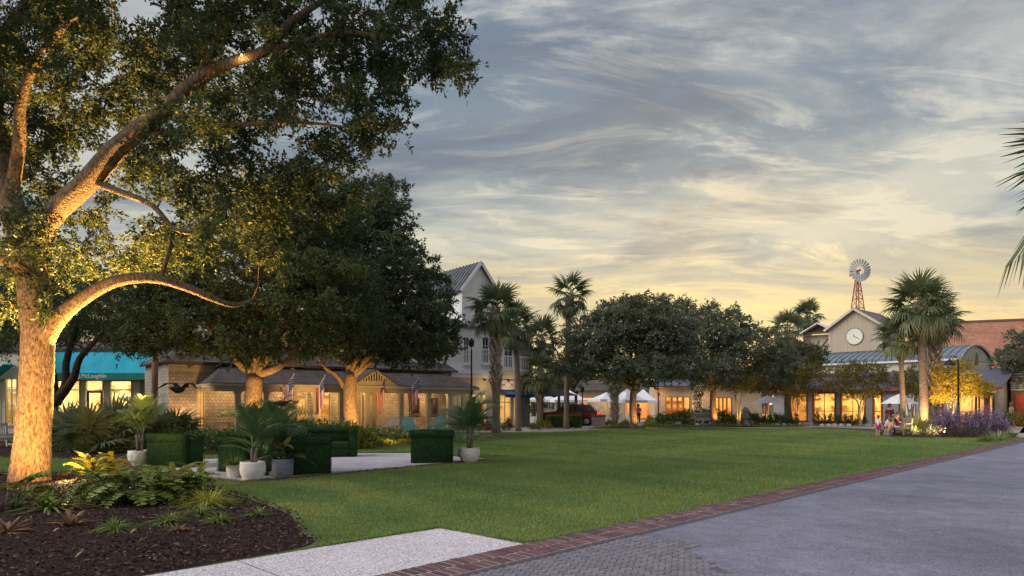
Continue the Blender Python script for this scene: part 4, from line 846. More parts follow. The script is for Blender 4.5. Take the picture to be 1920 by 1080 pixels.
# ---- white two-storey house ----
hr = R(38); ho = (-4.35, 46.5); hou = thing('white_house', 'white lapboard house with steep metal gable, balcony and lit shopfront', 'house', ho, hr)
TH = lambda px, off=0.: tp(ho, hr, px, off)
x0, x1 = -6.5, TH(974); g0, g1 = TH(866), TH(928); gm = (g0+g1)/2; ge, ga = 9.75, 11.6
def HH(py, px): t = TH(px); Y = ho[1]+math.sin(hr)*t; return gz(py, Y)
wz = [(TH(903), TH(917), HH(681, 910), HH(631, 910)), (TH(868), TH(880), HH(681, 874), HH(631, 874)), (TH(944), TH(962), HH(690, 950), HH(640, 950))]
wall(hou, WHIT, x0, x1, 4.05, 7.1, 0, wz, .16, 'lapboard_wall')
wall(hou, WHIT, g0, g1, 7.1, ge, 0, [(gm-.4, gm+.4, 7.7, 9.0)], .16, 'gable_wall'); window(hou, gm-.35, gm+.35, 7.75, 8.95, 0, WHIT, DGLS, 2, 2)
MB().ext([(g0, ge), (g1, ge), (gm, ga)], -.02, .1).build('gable', WHIT, hou)
for a, b, c, d in wz: window(hou, a+.06, b-.06, c+.06, d-.06, 0, WHIT, DGLS, 2, 3, .08, .03)
mr = MB(); ov = .28
mr.slab([(g0-ov, -.35, ge-.25), (gm, -.35, ga+.06), (gm, 7, ga+.06), (g0-ov, 7, ge-.25)], .08).slab([(gm, -.35, ga+.06), (g1+ov, -.35, ge-.25), (g1+ov, 7, ge-.25), (gm, 7, ga+.06)], .08); gr = mr.build('gable_roof', DMET, hou)
sm_ = MB().beam((g0-ov, 0, ge-.21), (gm, 0, ga+.10), .035, .06).mesh('roof_seam', DMET)
for i in range(17): obj('roof_seam', sm_, gr, (0, -.3+i*.44, 0))
MB().beam((g0-ov, -.37, ge-.33), (gm, -.37, ga-.03), .05, .2).beam((gm, -.37, ga-.03), (g1+ov, -.37, ge-.33), .05, .2).build('rake_board', WHIT, gr)
wall(hou, WHIT, g1-.12, g1, 7.1, ge, .13, (), None, 'gable_side'); MB().bx(g1-.12, g1, .14, 7, 7.1, ge).build('gable_flank', WHIT, hou); MB().bx(g0, g0+.12, .14, 7, 7.1, ge).build('gable_flank', WHIT, hou)
MB().slab([(x0-.2, -.3, 7.05), (x1+.9, -.3, 7.05), (x1-1, 3.5, 8.6), (x0+1, 3.5, 8.6)], .1).slab([(x1+.9, -.3, 7.05), (x1+.9, 7, 7.05), (x1-1, 3.6, 8.6), (x1-1, 3.5, 8.6)], .1).build('main_roof', DMET, hou)
hz_ = [(TH(936), TH(958), .15, 2.35), (TH(962), TH(972), .15, 2.35), (TH(880), TH(912), .15, 2.35)]
wall(hou, CREM, x0, x1, 0, 3.75, .0, hz_, None, 'ground_floor_wall')
for a, b, c, d in hz_: window(hou, a+.06, b-.06, c+.06, d-.06, 0, WHIT, None, 2, 2, .07, .05, 'shop_window', rowpos=[1.8])
room(hou, x0+4, x1-.1, .15, 2.5, .02, 2.7, WARM, 110, (1, .72, .32)); shelves(hou, TH(880), TH(968), 2.45, .5, 2.1, 3, 12)
MB().bx(x0, x1+.9, -.45, .05, 3.76, 4.03).bx(x0, x1+.9, -.38, .0, 3.5, 3.755).build('cornice', WHIT, hou)
MB().bx(x1, x1+.75, -.3, .45, 0, 6.4).build('corner_pillar', GSHN, hou); MB().bx(x1-.06, x1+.81, -.36, .51, 6.4, 6.55).build('pillar_cap', GREY, hou)
MB().bx(x1+.1, x1+.3, .46, 7, 0, 7.0).build('side_wall', GSHN, hou)
bal = MB(); bx0, bx1 = TH(925), x1+.6
bal.bx(bx0, bx1, -1.0, -.93, 5.02, 5.10); bal.bx(bx0, bx1, -1.0, -.93, 4.1, 4.16); 
blc = MB().bx(bx0-.1, bx1+.1, -1.1, -.02, 4.04, 4.09).build('balcony', WHIT, hou); bal.build('rail', WHIT, blc)
bm1 = MB().bx(-.018, .018, -.98, -.945, 4.16, 5.02).mesh('baluster', WHIT)
x = bx0+.06
while x < bx1: obj('baluster', bm1, blc, (x, 0, 0)); x += .15
for a, b, c, d in wz[:2]:
    r2 = MB().bx(a-.1, b+.1, -.34, -.30, c+.92, c+.98).bx(a-.1, b+.1, -.34, -.30, c-.1, c-.04).bx(a-.1, b+.1, -.36, -.02, c-.16, c-.11).build('window_rail', WHIT, hou)
    bm2 = MB().bx(-.016, .016, -.335, -.305, c-.04, c+.92).mesh('baluster', WHIT); x = a-.05
    while x < b+.1: obj('baluster', bm2, r2, (x, 0, 0)); x += .13
sg0, sg1 = TH(938), TH(963); sgn = MB().bx(sg0, sg1, -.12, -.06, 2.72, 3.38).build('sign_board', WHIT, hou)
LOGO = M('blue_logo', (.03, .16, .36), rough=.6); lg = MB(); cx, cz = (sg0+sg1)/2, 3.06
for k in range(28):
    a, b = 2*math.pi*k/28, 2*math.pi*(k+1)/28; lg.add([(cx+math.cos(a)*q*1.25, -.124, cz+math.sin(a)*q) for q in (.24, .20)]+[(cx+math.cos(b)*q*1.25, -.124, cz+math.sin(b)*q) for q in (.20, .24)], [(0, 1, 2, 3)])
lg.build('logo_ring', LOGO, sgn); text_mesh('S', .34, LOGO, sgn, (cx, -.126, cz), name='logo_letter', ext=.002)
for sd in (-1, 1): MB().add([(cx+sd*.32, -.124, cz-.08), (cx+sd*.50, -.124, cz), (cx+sd*.32, -.124, cz+.08)], [(0, 1, 2)]).build('logo_wing', LOGO, sgn)
MB().slab([(sg0-.2, -.9, 2.35), (x1+.85, -.9, 2.35), (x1+.85, -.02, 2.70), (sg0-.2, -.02, 2.70)], .02).bx(sg0-.2, x1+.85, -.92, -.90, 2.14, 2.35).add([(x1+.85, -.9, 2.35), (x1+.85, -.02, 2.35), (x1+.85, -.02, 2.70)], [(0, 1, 2)]).build('blue_awning', NAVY, hou)
MB().slab([(x1+.86, -.95, 2.2), (x1+.86+2.2, -.95, 2.3), (x1+.86+1.2, 1.8, 3.2), (x1+.86, 1.8, 3.2)], .03).build('side_awning', NAVY, hou)
for x in (TH(905), TH(950)): lamp(MB().bx(x-.06, x+.06, -.3, -.2, 3.3, 3.45).build('wall_lamp', BLAK, hou), 'POINT', (x, -.7, 3.0), 7, (1, .62, .28), .06)
# brown market awning beyond the house
ba = thing('brown_awning', 'dark brown pyramid canopy on timber posts right of the white house', 'canopy', (gx(1018, 56), 56, 0), R(15)); w = 2.3
MB().add([(-w, -w, 2.35), (w, -w, 2.35), (w, w, 2.35), (-w, w, 2.35), (-.3, -.3, 3.15), (.3, -.3, 3.15), (.3, .3, 3.15), (-.3, .3, 3.15)], [(0, 1, 5, 4), (1, 2, 6, 5), (2, 3, 7, 6), (3, 0, 4, 7), (4, 5, 6, 7), (3, 2, 1, 0)]).build('canopy_cover', BRAW, ba)
for sx in (-1, 1):
    for sy in (-1, 1): MB().bx(sx*2.1-.09, sx*2.1+.09, sy*2.1-.09, sy*2.1+.09, 0, 2.36).build('post', BROW, ba)

# ---- beige building with orange doors (centre) ----
bb = thing('beige_building', 'beige stucco building with warm lit timber doors behind the tents', 'building', (gx(1228, 66), 66, 0), R(-6)); bw = 10
dx = [(1.0, 3.3, .1, 2.35), (5.6, 7.2, .1, 2.3)]; wall(bb, PLAS, 0, bw, 0, 3.5, 0, dx)
for a, b, c, d in dx: window(bb, a+.06, b-.06, c+.06, d-.06, 0, M('orange_timber', (.36, .13, .04), (.48, .2, .07), 3, .6), None, 4, 1, .08, .16, 'folding_doors', sill=False)
room(bb, .2, bw-.2, .14, 2.6, .02, 2.7, WARR, 120, (1, .55, .2)); shelves(bb, 1, 3.3, 2.5, .5, 2, 3, 21)
MB().slab([(-.6, -.6, 3.4), (bw+.6, -.6, 3.4), (bw-1, 3.5, 4.9), (1.2, 3.5, 4.9)], .12).build('roof', SLAT, bb)
MB().bx(0, .12, .13, 6, 0, 3.5).build('side_wall', PLAS, bb)
for x in (0.4, 4.5): lamp(MB().bx(x-.05, x+.05, -.12, -.001, 2.5, 2.7).build('wall_lamp', BLAK, bb), 'POINT', (x, -.8, 2.5), 14, (1, .5, .2), .08)
# market hall behind the tents (orange glow)
mh = thing('market_hall', 'low warm lit timber hall seen beneath the market tents', 'building', (gx(1085, 74), 74, 0), 0)
wall(mh, PLAS, 0, 9.5, 0, 3.2, 0, [(.5, 4.2, .1, 2.4), (5, 9, .1, 2.4)]); window(mh, .55, 4.15, .15, 2.35, 0, MT['orange_timber'], None, 3, 1, .08, .12, 'folding_doors', sill=False); window(mh, 5.05, 8.95, .15, 2.35, 0, MT['orange_timber'], None, 3, 1, .08, .12, 'folding_doors', sill=False)
room(mh, .2, 9.3, .14, 3, .02, 2.8, WARR, 150, (1, .5, .18)); MB().slab([(-.5, -.5, 3.15), (10, -.5, 3.15), (9, 3.5, 4.4), (.6, 3.5, 4.4)], .12).build('roof', ROOF, mh)

# ---- restaurant with barrel roof ----
rr = math.atan2(-.746, .664); ro = (24.4, 63.7); res = thing('barrel_roof_restaurant', 'restaurant with barrel metal roof, slate lean-to and glowing red framed windows', 'restaurant', ro, rr)
TR = lambda px, off=0.: tp(ro, rr, px, off)
RL = TR(1868); se = 2.95; so2 = 3.5; zt_ = 4.5; ev = 5.25
hw = [(TR(1476), TR(1514), .12, 2.66), (TR(1524), TR(1567), .12, 2.66), (TR(1576), TR(1622), .12, 2.66), (TR(1637), TR(1654), .05, 2.5), (TR(1752), TR(1768), .2, 2.5), (TR(1797), TR(1848), .2, 2.45), (TR(1852), TR(1865), .05, 2.4)]
wall(res, SIDG, 0, RL, 0, se, 0, hw, .17, 'siding_wall')
for i, (a, b, c, d) in enumerate(hw):
    window(res, a+.1, b-.1, c+.08, d-.08, 0, REDP, None, 2 if b-a > 1.4 else 1, 2, .14, .045, 'window' if c > .1 else 'glazed_door', rowpos=[1.05], sill=c > .1)
room(res, .1, RL-.1, .15, 3.3, .02, 2.8, WARR, 340, (1, .72, .33)); 
for i, (a, b) in enumerate([(h[0], h[1]) for h in hw[:3]]): shelves(res, a+.2, b-.2, 3.25, .5, 2.2, 3, 30+i)
lr = MB().slab([(-.4, -.5, se), (RL+.5, -.5, se), (RL+.5, so2, zt_), (-.4, so2, zt_)], .1).build('lean_to_roof', SLAT, res)
MB().bx(-.4, RL+.5, -.53, -.48, se-.2, se-.02).build('fascia', REDP, lr)
m0, m1 = TR(1497, so2), TR(1797, so2); SP = 8.6; RI = 1.25
wall(res, CREM, m0, m1, zt_-.6, ev, so2, (), None, 'clerestory_wall'); MB().bx(m0-.25, m1+.25, so2-.3, so2-.02, ev-.02, ev+.14).build('eave_trim', WHIT, res)
arc = lambda u: (so2-.3+(SP+.6)*u, ev+.14+RI*math.sin(math.pi*u)**.8)
bar = MB(); nseg = 20; pr_ = [arc(i/nseg) for i in range(nseg+1)]
poly = pr_+[(y, z-.07) for y, z in reversed(pr_)]
npn = 26; pw = (m1-m0+.5)/npn
pme = MB()
for i in range(nseg):
    (ya, za), (yb, zb_) = pr_[i], pr_[i+1]; pme.add([(0.03, ya, za), (pw-.0, ya, za), (pw, yb, zb_), (.03, yb, zb_)], [(0, 1, 2, 3)])
    pme.add([(0, ya, za), (0, ya, za+.07), (0, yb, zb_+.07), (0, yb, zb_), (.05, ya, za), (.05, ya, za+.07), (.05, yb, zb_+.07), (.05, yb, zb_)], [(0, 1, 2, 3), (7, 6, 5, 4), (1, 5, 6, 2)])
pme = pme.mesh('roof_panel', METL); brf = MB().extx(list(reversed([(y, z-.02) for y, z in pr_]))+[(pr_[0][0], ev+.12), (pr_[-1][0], ev+.12)], m0-.2, m1+.2).build('barrel_roof', METL, res)
for i in range(npn): obj('roof_panel', pme, brf, (m0-.25+i*pw, 0, .01))
MB().extx(list(reversed([(so2+.2+(y-so2)*.95, z-.12) for y, z in pr_]))+[(so2, zt_-.8), (so2+SP, zt_-.8)], m1+.05, m1+.16).build('arched_gable', CREM, res)
ag = MB()
for i in range(nseg): ag.beam((m1+.30, *pr_[i]), (m1+.30, *pr_[i+1]), .10, .16)
ag.build('arch_trim', GREY, res)
MB().extx([(so2+SP*.5-.35, zt_+.55), (so2+SP*.5+.35, zt_+.55), (so2+SP*.5+.35, ev+.45), (so2+SP*.5, ev+.85), (so2+SP*.5-.35, ev+.45)], m1+.17, m1+.22).build('pointed_louvre', BLAK, res)
# right wing: grey end gable, louvres, entry
MB().add([(RL, -.4, 0), (RL, so2+4, 0), (RL, so2+4, zt_+.1), (RL, so2, zt_-.05), (RL, -.4, se-.12)], [(0, 1, 2, 3, 4)]).build('end_wall', GREY, res)
lv = MB().bx(RL+.3, RL+4, 2.8, 6, 0, 4.4).build('louvred_wing', BROW, res)
for i in range(10): MB().bx(RL+.3, RL+4.02, 2.70, 2.79, 2.7+i*.17, 2.82+i*.17).build('louvre', GREY, lv)
for i in range(3): MB().bx(RL+.6+i*1.1, RL+1.2+i*1.1, 2.72, 2.79, .1, 2.4).build('red_door', REDP, lv)
lamp(lv, 'POINT', (RL+1.5, 1.6, 2.6), 35, (1, .6, .28), .1)
ec = MB().bx(TR(1838), TR(1872), -1.3, -.56, 2.5, 2.62).build('entry_canopy', WHIT, res); MB().bx(TR(1842), TR(1868), -1.2, -.6, 2.62, 3.05).build('entry_sign', REDP, ec); text_mesh('R', .36, LETW, ec, (TR(1855), -1.215, 2.84), name='lettering')
for x in (TR(1839), TR(1871)): MB().bx(x-.06, x+.06, -1.28, -1.16, 0, 2.5).build('entry_post', BLAK, ec)
pb0, pb1 = TR(1699), TR(1716); MB().bx(pb0, pb1, -.10, -.04, .75, 2.45).build('poster_board', WHIT, res)
pst = MB()
for i in range(3): pst.bx(pb0+.15, pb1-.15, -.108, -.1005, 2.15-i*.22, 2.25-i*.22)
pst.bx(pb0+.3, pb1-.3, -.108, -.1005, .95, 1.12); pst.bx(pb0+.4, pb1-.42, -.108, -.1005, 1.125, 1.25); pst.build('poster_print', M('poster_ink', (.12, .13, .15), rough=.8), res)
# clock tower
tw = thing('clock_tower', 'tan boarded gabled tower with a white clock behind the barrel roof', 'tower', (36.05, 71.8, 0), rr)
W2, D2, te, ta = 2.62, 6.6, gz(610, 71), gz(579, 71.6)
ft = MB(); nb_ = 14
for i in range(nb_):
    a, b = -W2+2*W2*i/nb_+.006, -W2+2*W2*(i+1)/nb_-.006; za = te+(ta-te)*(1-abs(a)/W2); zb_ = te+(ta-te)*(1-abs(b)/W2)
    MB().ext([(a, 3), (b, 3), (b, zb_), (a, za)], 0, .1+.004*(i % 2)).build('board', TANW, tw)
MB().bx(-W2, W2, .11, D2, 2, te).build('tower_body', GREY, tw); MB().ext([(-W2, te), (W2, te), (0, ta)], .12, D2).build('tower_gable_core', GREY, tw)
wall_s = MB()
for i in range(18): MB().bx(W2+.001, W2+.03, .13+i*.36, .13+i*.36+.345, 3, te).build('side_board', GREY, tw)  # grey instead of tan: the side's shade is put into the board colour
trf = MB().slab([(-W2-.45, -.4, te-.22), (0, -.4, ta+.10), (0, D2+.3, ta+.10), (-W2-.45, D2+.3, te-.22)], .1).slab([(0, -.4, ta+.10), (W2+.45, -.4, te-.22), (W2+.45, D2+.3, te-.22), (0, D2+.3, ta+.10)], .1).build('roof', M('tower_shingle', (.15, .13, .15), (.23, .2, .22), 8, .9), tw)
MB().beam((-W2-.45, -.43, te-.30), (0, -.43, ta+.01), .06, .24).beam((0, -.43, ta+.01), (W2+.45, -.43, te-.30), .06, .24).build('rake_board', CREM, trf)
for sx in (-1, 1): MB().bx(sx*W2-.08, sx*W2+.08, -.04, -.001, 3, te-.1).build('corner_board', CREM, tw)
cz = gz(629.5, 71); cr_ = .84
def disc(rad, y0, y1, n=40): 
    m = MB(); m.ext([(math.cos(2*math.pi*i/n)*rad, cz+math.sin(2*math.pi*i/n)*rad) for i in range(n)], y0, y1); return m
clk = disc(cr_, -.09, -.001).build('clock', FACE, tw)
rim = MB(); rim.tube([(math.cos(2*math.pi*i/40)*(cr_+.02), -.08, cz+math.sin(2*math.pi*i/40)*(cr_+.02)) for i in range(41)], .03, 6); rim.build('clock_rim', BLAK, clk)
hd = lambda a, l, w: MB().beam((-math.sin(a)*l*.15, -.11, cz-math.cos(a)*l*.15), (math.sin(a)*l, -.11, cz+math.cos(a)*l), .015, w)
hd(R(-25), .28, .05).build('hour_hand', BLAK, clk); hd(R(120), .55, .035).build('minute_hand', BLAK, clk)
for i in range(12): a = R(30*i); MB().beam((math.sin(a)*.70, -.095, cz+math.cos(a)*.70), (math.sin(a)*.78, -.095, cz+math.cos(a)*.78), .012, .03).build('hour_mark', GREY, clk)
# windmill on the tower ridge
wm = thing('windmill', 'red lattice windmill with a many-bladed wheel standing on the tower ridge', 'windmill', (gx(1608, 75), 75, ta-.5), R(6))
zh = gz(508, 75)-(ta-.5); b0 = .56
leg = lambda sx, sy: ((sx*b0, sy*b0, 0), (sx*.09, sy*.09, zh-.15))
for sx in (-1, 1):
    for sy in (-1, 1): MB().beam(*leg(sx, sy), .07, .07).build('leg', REDM, wm)
def lerp3(sx, sy, u): a, b = leg(sx, sy); return tuple(a[i]+(b[i]-a[i])*u for i in range(3))
us = (.0, .22, .42, .6, .76, .9)
for i, u in enumerate(us):
    cs = [(-1, -1), (1, -1), (1, 1), (-1, 1)]
    for k in range(4):
        MB().beam(lerp3(*cs[k], u), lerp3(*cs[(k+1) % 4], u), .04, .05).build('girt', REDM, wm)
        if i < len(us)-1: MB().beam(lerp3(*cs[k], u), lerp3(*cs[(k+1) % 4], us[i+1]), .025, .025).beam(lerp3(*cs[(k+1) % 4], u), lerp3(*cs[k], us[i+1]), .025, .025).build('brace', REDM, wm)
whl = MB().tube([(0, -.42, zh), (0, .25, zh)], [.12, .12], 10).build('wheel_hub', REDM, wm)
blm = MB().add([(-.05, 0, .48), (.05, .04, .48), (.165, .10, 1.24), (-.165, -.06, 1.24), (-.05, .012, .48), (.05, .052, .48), (.165, .112, 1.24), (-.165, -.048, 1.24)], [(0, 1, 2, 3), (7, 6, 5, 4), (0, 4, 5, 1), (2, 6, 7, 3)]).mesh('blade', GALV)
for i in range(20): obj('blade', blm, whl, (0, -.45, zh), (0, 2*math.pi*i/20, 0))
for q in (.5, .95): MB().tube([(math.cos(2*math.pi*i/32)*q, -.40, zh+math.sin(2*math.pi*i/32)*q) for i in range(33)], .016, 5).build('wheel_ring', GALV, whl)
spk = MB().tube([(0, -.40, 0), (0, -.40, .95)], .013, 5).mesh('spoke', GALV)
for i in range(5): obj('spoke', spk, whl, (0, 0, zh), (0, 2*math.pi*i/5, 0))
MB().beam((0, .2, zh), (0, 1.0, zh), .05, .05).add([(0, .8, zh-.25), (0, 1.5, zh-.4), (0, 1.5, zh+.4), (0, .8, zh+.25), (.02, .8, zh-.25), (.02, 1.5, zh-.4), (.02, 1.5, zh+.4), (.02, .8, zh+.25)], [(0, 1, 2, 3), (7, 6, 5, 4)]).build('tail_vane', REDM, wm)
# timber frame left of the tower
tf = thing('timber_frame_gable', 'open dark timber frame with cross brace and small white gable beside the tower', 'building', (gx(1534, 77), 77, 0), rr+R(8)); hw2 = 1.5; z0_, z1_ = 5.5, gz(622, 77)
for x in (-hw2, hw2): MB().bx(x-.1, x+.1, -.1, .1, 0, z1_).build('post', BROW, tf)
MB().beam((-hw2, -.12, z0_), (hw2, -.12, z1_-.3), .12, .16).build('brace', BROW, tf); MB().beam((hw2, -.14, z0_), (-hw2, -.14, z1_-.3), .1, .16).build('brace', BROW, tf); MB().bx(-hw2, hw2, -.08, .08, z1_-.25, z1_).build('lintel', BROW, tf); MB().bx(-hw2, hw2, -.08, .08, z0_+.9, z0_+1.08).build('lintel', BROW, tf)
MB().bx(-hw2, hw2, .6, 2.4, 0, z1_-.3).build('rear_wall', TANW, tf)
zg = z1_+1.0; MB().slab([(-hw2-.4, -.5, z1_-.1), (0, -.5, zg), (0, 3, zg), (-hw2-.4, 3, z1_-.1)], .1).slab([(0, -.5, zg), (hw2+.4, -.5, z1_-.1), (hw2+.4, 3, z1_-.1), (0, 3, zg)], .1).build('roof', WHIT, tf); MB().ext([(-hw2, z1_), (hw2, z1_), (0, zg-.15)], .3, .4).build('gable', BROW, tf)
# brick buildings
bk = thing('brick_building', 'long red brick building rising behind the restaurant', 'building', (gx(1725, 86), 86, 0), R(-22)); bl = 12.6
MB().bx(0, bl, 0, 10, 0, gz(603, 83)).build('brick_wall', BRKW, bk); MB().bx(-.08, bl+.08, -.08, 10.08, gz(603, 83), gz(603, 83)+.25).build('coping', BRK1[3], bk)
MB().bx(bl-.6, bl+.1, -.12, -.01, 0, gz(603, 83)-.01).build('pilaster', BRKW, bk); MB().bx(.0, .5, -.12, -.01, 0, gz(603, 83)-.01).build('pilaster', BRKW, bk)
b2 = thing('brick_annexe', 'lower red brick annexe with pale band at the right edge', 'building', (gx(1902, 84), 84, 0), R(-20)); MB().bx(0, 9, 0, 8, 0, gz(615, 84)).build('brick_wall', BRKW, b2); MB().bx(-.05, 9, -.1, -.01, gz(640, 84), gz(625, 84)).build('band', CREM, b2); MB().bx(-.08, 9.08, -.08, 8, gz(615, 84), gz(615, 84)+.2).build('coping', CREM, b2)
# ---- lawn furniture covered in artificial turf ----
TURF = M('artificial_turf', (.02, .06, .022), (.055, .12, .045), 18, .95, 1., 220, spec=.1)
TURL = leafM('turf_pile', (.02, .062, .022), (.06, .14, .045), .1, .95, .05)
def fuzz(parent, boxes, n=2600):
    "short turf pile on the faces of the given boxes"
    P = []; D = []
    A = [((b[1]-b[0])*(b[3]-b[2])+2*(b[5]-b[4])*((b[1]-b[0])+(b[3]-b[2]))) for b in boxes]
    for b, ar in zip(boxes, A):
        k = int(n*ar/sum(A)); x0, x1, y0, y1, z0, z1 = b; p = rng.uniform([x0, y0, z0], [x1, y1, z1], (k, 3)); f = rng.integers(0, 5, k); d = np.zeros((k, 3))
        for q, (ax, v, s) in enumerate(((0, x0, -1), (0, x1, 1), (1, y0, -1), (1, y1, 1), (2, z1, 1))): p[f == q, ax] = v-.004*s; d[f == q, ax] = s
        P.append(p); D.append(d)
    P = np.concatenate(P); D = np.concatenate(D); leaves('turf_pile', P, D+rng.normal(size=P.shape)*.7, .034, .009, TURL, parent, kind='stuff')
def turf_seat(name, label, cat, loc, rz, w, d=.86, h=.84, arm=.2, back=.22, cush=1):
    "seat faces local -y"
    t = thing(name, label, cat, (*loc, .031), rz, 'turf covered patio seats'); x = w/2; y = d/2; BX = []
    def part(nm, *b, r=.05): BX.append(b); MB().rbox(*b, r).build(nm, TURF, t, True)
    part('backrest', -x, x, y-back, y, 0, h, r=.07)
    part('armrest', -x, -x+arm, -y, y-back-.005, 0, h-.04, r=.07); part('armrest', x-arm, x, -y, y-back-.005, 0, h-.04, r=.07)
    part('base', -x+arm+.004, x-arm-.004, -y+.02, y-back-.006, 0, .26, r=.03)
    part('back_roll', -x-.025, x+.025, y-back-.02, y+.03, h-.17, h+.012, r=.075); part('arm_roll', -x-.03, -x+arm+.01, -y-.02, y-back-.026, h-.2, h-.03, r=.075); part('arm_roll', x-arm-.01, x+.03, -y-.02, y-back-.026, h-.2, h-.03, r=.075)
    iw = (2*x-2*arm-.012)/cush
    for k in range(cush): part('cushion', -x+arm+.006+k*iw, -x+arm+k*iw+iw-.002, -y, y-back-.01, .262, .45, r=.06)
    fuzz(t, BX, 20000); return t
turf_seat('turf_armchair', 'dark green turf armchair with its back turned, beside the textured pot', 'armchair', gp(329, 876), R(168), 1.12, .8, .84)
turf_seat('turf_armchair', 'dark green turf armchair half hidden behind the white round pot', 'armchair', (gx(462, 16.6), 16.6), R(150), 1.05)
turf_seat('turf_armchair', 'dark green turf armchair with rounded back right of the blue pot', 'armchair', (gx(576, 16.1), 16.1), R(205), .95, .85, .86)
turf_seat('turf_loveseat', 'green turf loveseat facing the patio at its far side', 'loveseat', (gx(616, 21.3), 21.3), R(12), 1.7, .85, .90, cush=2)
turf_seat('turf_armchair', 'dark green turf armchair seen from behind beside the chevron pot', 'armchair', (gx(810, 19.2), 19.2), R(187), 1.12, .8, .88)
# ---- pots and their plants ----
PWHT = M('pot_white', (.64, .61, .60), (.80, .77, .75), 4, .7, .25, 30); PBLU = M('pot_blue_grey', (.16, .17, .24), (.26, .27, .36), 5, .6, .3, 20, stretch=(1, 1, 4))
def pot(label, loc, prof, mat, fn=None, n=40, group='patio pots', z=.0):
    t = thing('plant_pot', label, 'pot', (*loc, z), 0, group); r1, z1 = prof[-1]
    MB().lathe(prof+[(r1-.025, z1), (r1-.03, z1-.06)], n=n, fn=fn).build('bowl', mat, t, True); MB().lathe([(r1-.03, z1-.09), (r1-.031, z1-.05), (.01, z1-.045)], n=20).build('soil', SOIL, t, True); return t
def bowl(r, h, k=.62): return [(r*k, 0)]+[(r*(k+(1-k)*math.sin(R(90)*min(1, u*1.5))-.14*max(0, u-.6)**1.2), h*u) for u in [i/12 for i in range(1, 13)]]
p_a = gp(262, 874); p_b = gp(474, 902); p_c = gp(439, 897); p_d = gp(530, 896); p_e = gp(880, 867)
g1 = random.Random(3); bumps = [[g1.uniform(.94, 1.05) for j in range(40)] for i in range(20)]
pot('white pot with a rough knobbly surface beside the left turf armchair', p_a, bowl(.29, .42), PWHT, lambda i, j: bumps[i % 20][j])
pot('smooth white round pot at the patio front corner', p_b, bowl(.27, .42), PWHT, z=.0)
pot('small white ribbed pot holding red flowers', p_c, bowl(.17, .30), PWHT, lambda i, j: 1+.06*math.sin(i*2.4+(j % 2)), n=24)
pot('straight blue grey pot with big light leaves', p_d, [(.19, 0), (.22, .03), (.235, .2), (.235, .43)], PBLU)
pot('white pot with chevron relief right of the patio', p_e, bowl(.30, .42), PWHT, lambda i, j: 1+.035*(1 if (i+abs((j % 8)-4)) % 4 < 2 else -1), n=48)
PF = [pinn_mesh(40+i, PPAL, 1.25, 22, d, .40) for i, d in enumerate((.25, .5, .8))]
def potted_palm(label, loc, z, n, sc_, stems=3, h=.35, seed=0, lo=25):
    t = thing('potted_palm', label, 'palm', (*loc, z), 0, 'potted palms'); g = random.Random(seed); st = MB()
    for k in range(stems): a = k*2.1; st.tube([(math.cos(a)*.05, math.sin(a)*.05, -.1), (math.cos(a)*.06, math.sin(a)*.06, h*.5), (math.cos(a)*.09, math.sin(a)*.09, h)], [.045, .04, .03], 7)
    st.build('stem', PBRK, t, True)
    for i in range(n):
        az = i*2.39996+g.uniform(-.3, .3); el = R(g.uniform(lo, 86)); k = i % stems; a = k*2.1
        obj('frond', g.choice(PF), t, (math.cos(a)*.08, math.sin(a)*.08, h-.03), (g.uniform(-.3, .3), -el+R(12), az), sc_*g.uniform(.75, 1.1))
    return t
potted_palm('arching palm growing in the chevron pot', p_e, .36, 26, 1.05, 4, .42, 4, 20)
potted_palm('bushy palm growing in the knobbly white pot', p_a, .36, 20, .95, 4, .5, 5, 35)
potted_palm('feathery palm in the smooth white pot', p_b, .36, 14, 1.0, 2, .35, 6, 38)
tuft('potted_fern', 'feathery fern with red blooms in the small ribbed pot', (*p_c, .27), 130, .5, .016, LIRI, cat='fern', spread=.8)
OVL = [oval_leaf(i, leafM('light_leaf_%d' % i, a, b, .35, .4, .4), .38, .19, .25) for i, (a, b) in enumerate((((.20, .26, .06), (.36, .42, .12)), ((.10, .18, .06), (.2, .28, .1)), ((.06, .07, .04), (.12, .10, .05))))]
tl_ = thing('elephant_ear_plant', 'light green broad leaves spilling out of the blue grey pot', 'plant', (*p_d, .38)); leafy(tl_, OVL, 26, .34, 3, SHRB, (8, 88), (.7, 1.15), 0, .05, 25)
lt2 = thing('bird_of_paradise', 'tall upright broad leaves behind the white round pot', 'plant', (gx(498, 15.6), 15.6, .03)); leafy(lt2, [oval_leaf(9, PPAL, .6, .17, .35), oval_leaf(10, PPAL, .55, .15, .6)], 18, .85, 8, PPAL, (50, 88), (.8, 1.2), 0, .06, 12)
for i, (px, Z, h, n, lb) in enumerate([(505, 24.2, 1.0, 20, 'dark palm in the bed behind the round pots'), (520, 16.0, .5, 16, 'fan of palm fronds over the blue pot'), (860, 21.2, .2, 10, 'low palm sprout behind the right turf armchair')]):
    potted_palm(lb, (gx(px, Z), Z), .02, n, 1.0, 3, h, 20+i)
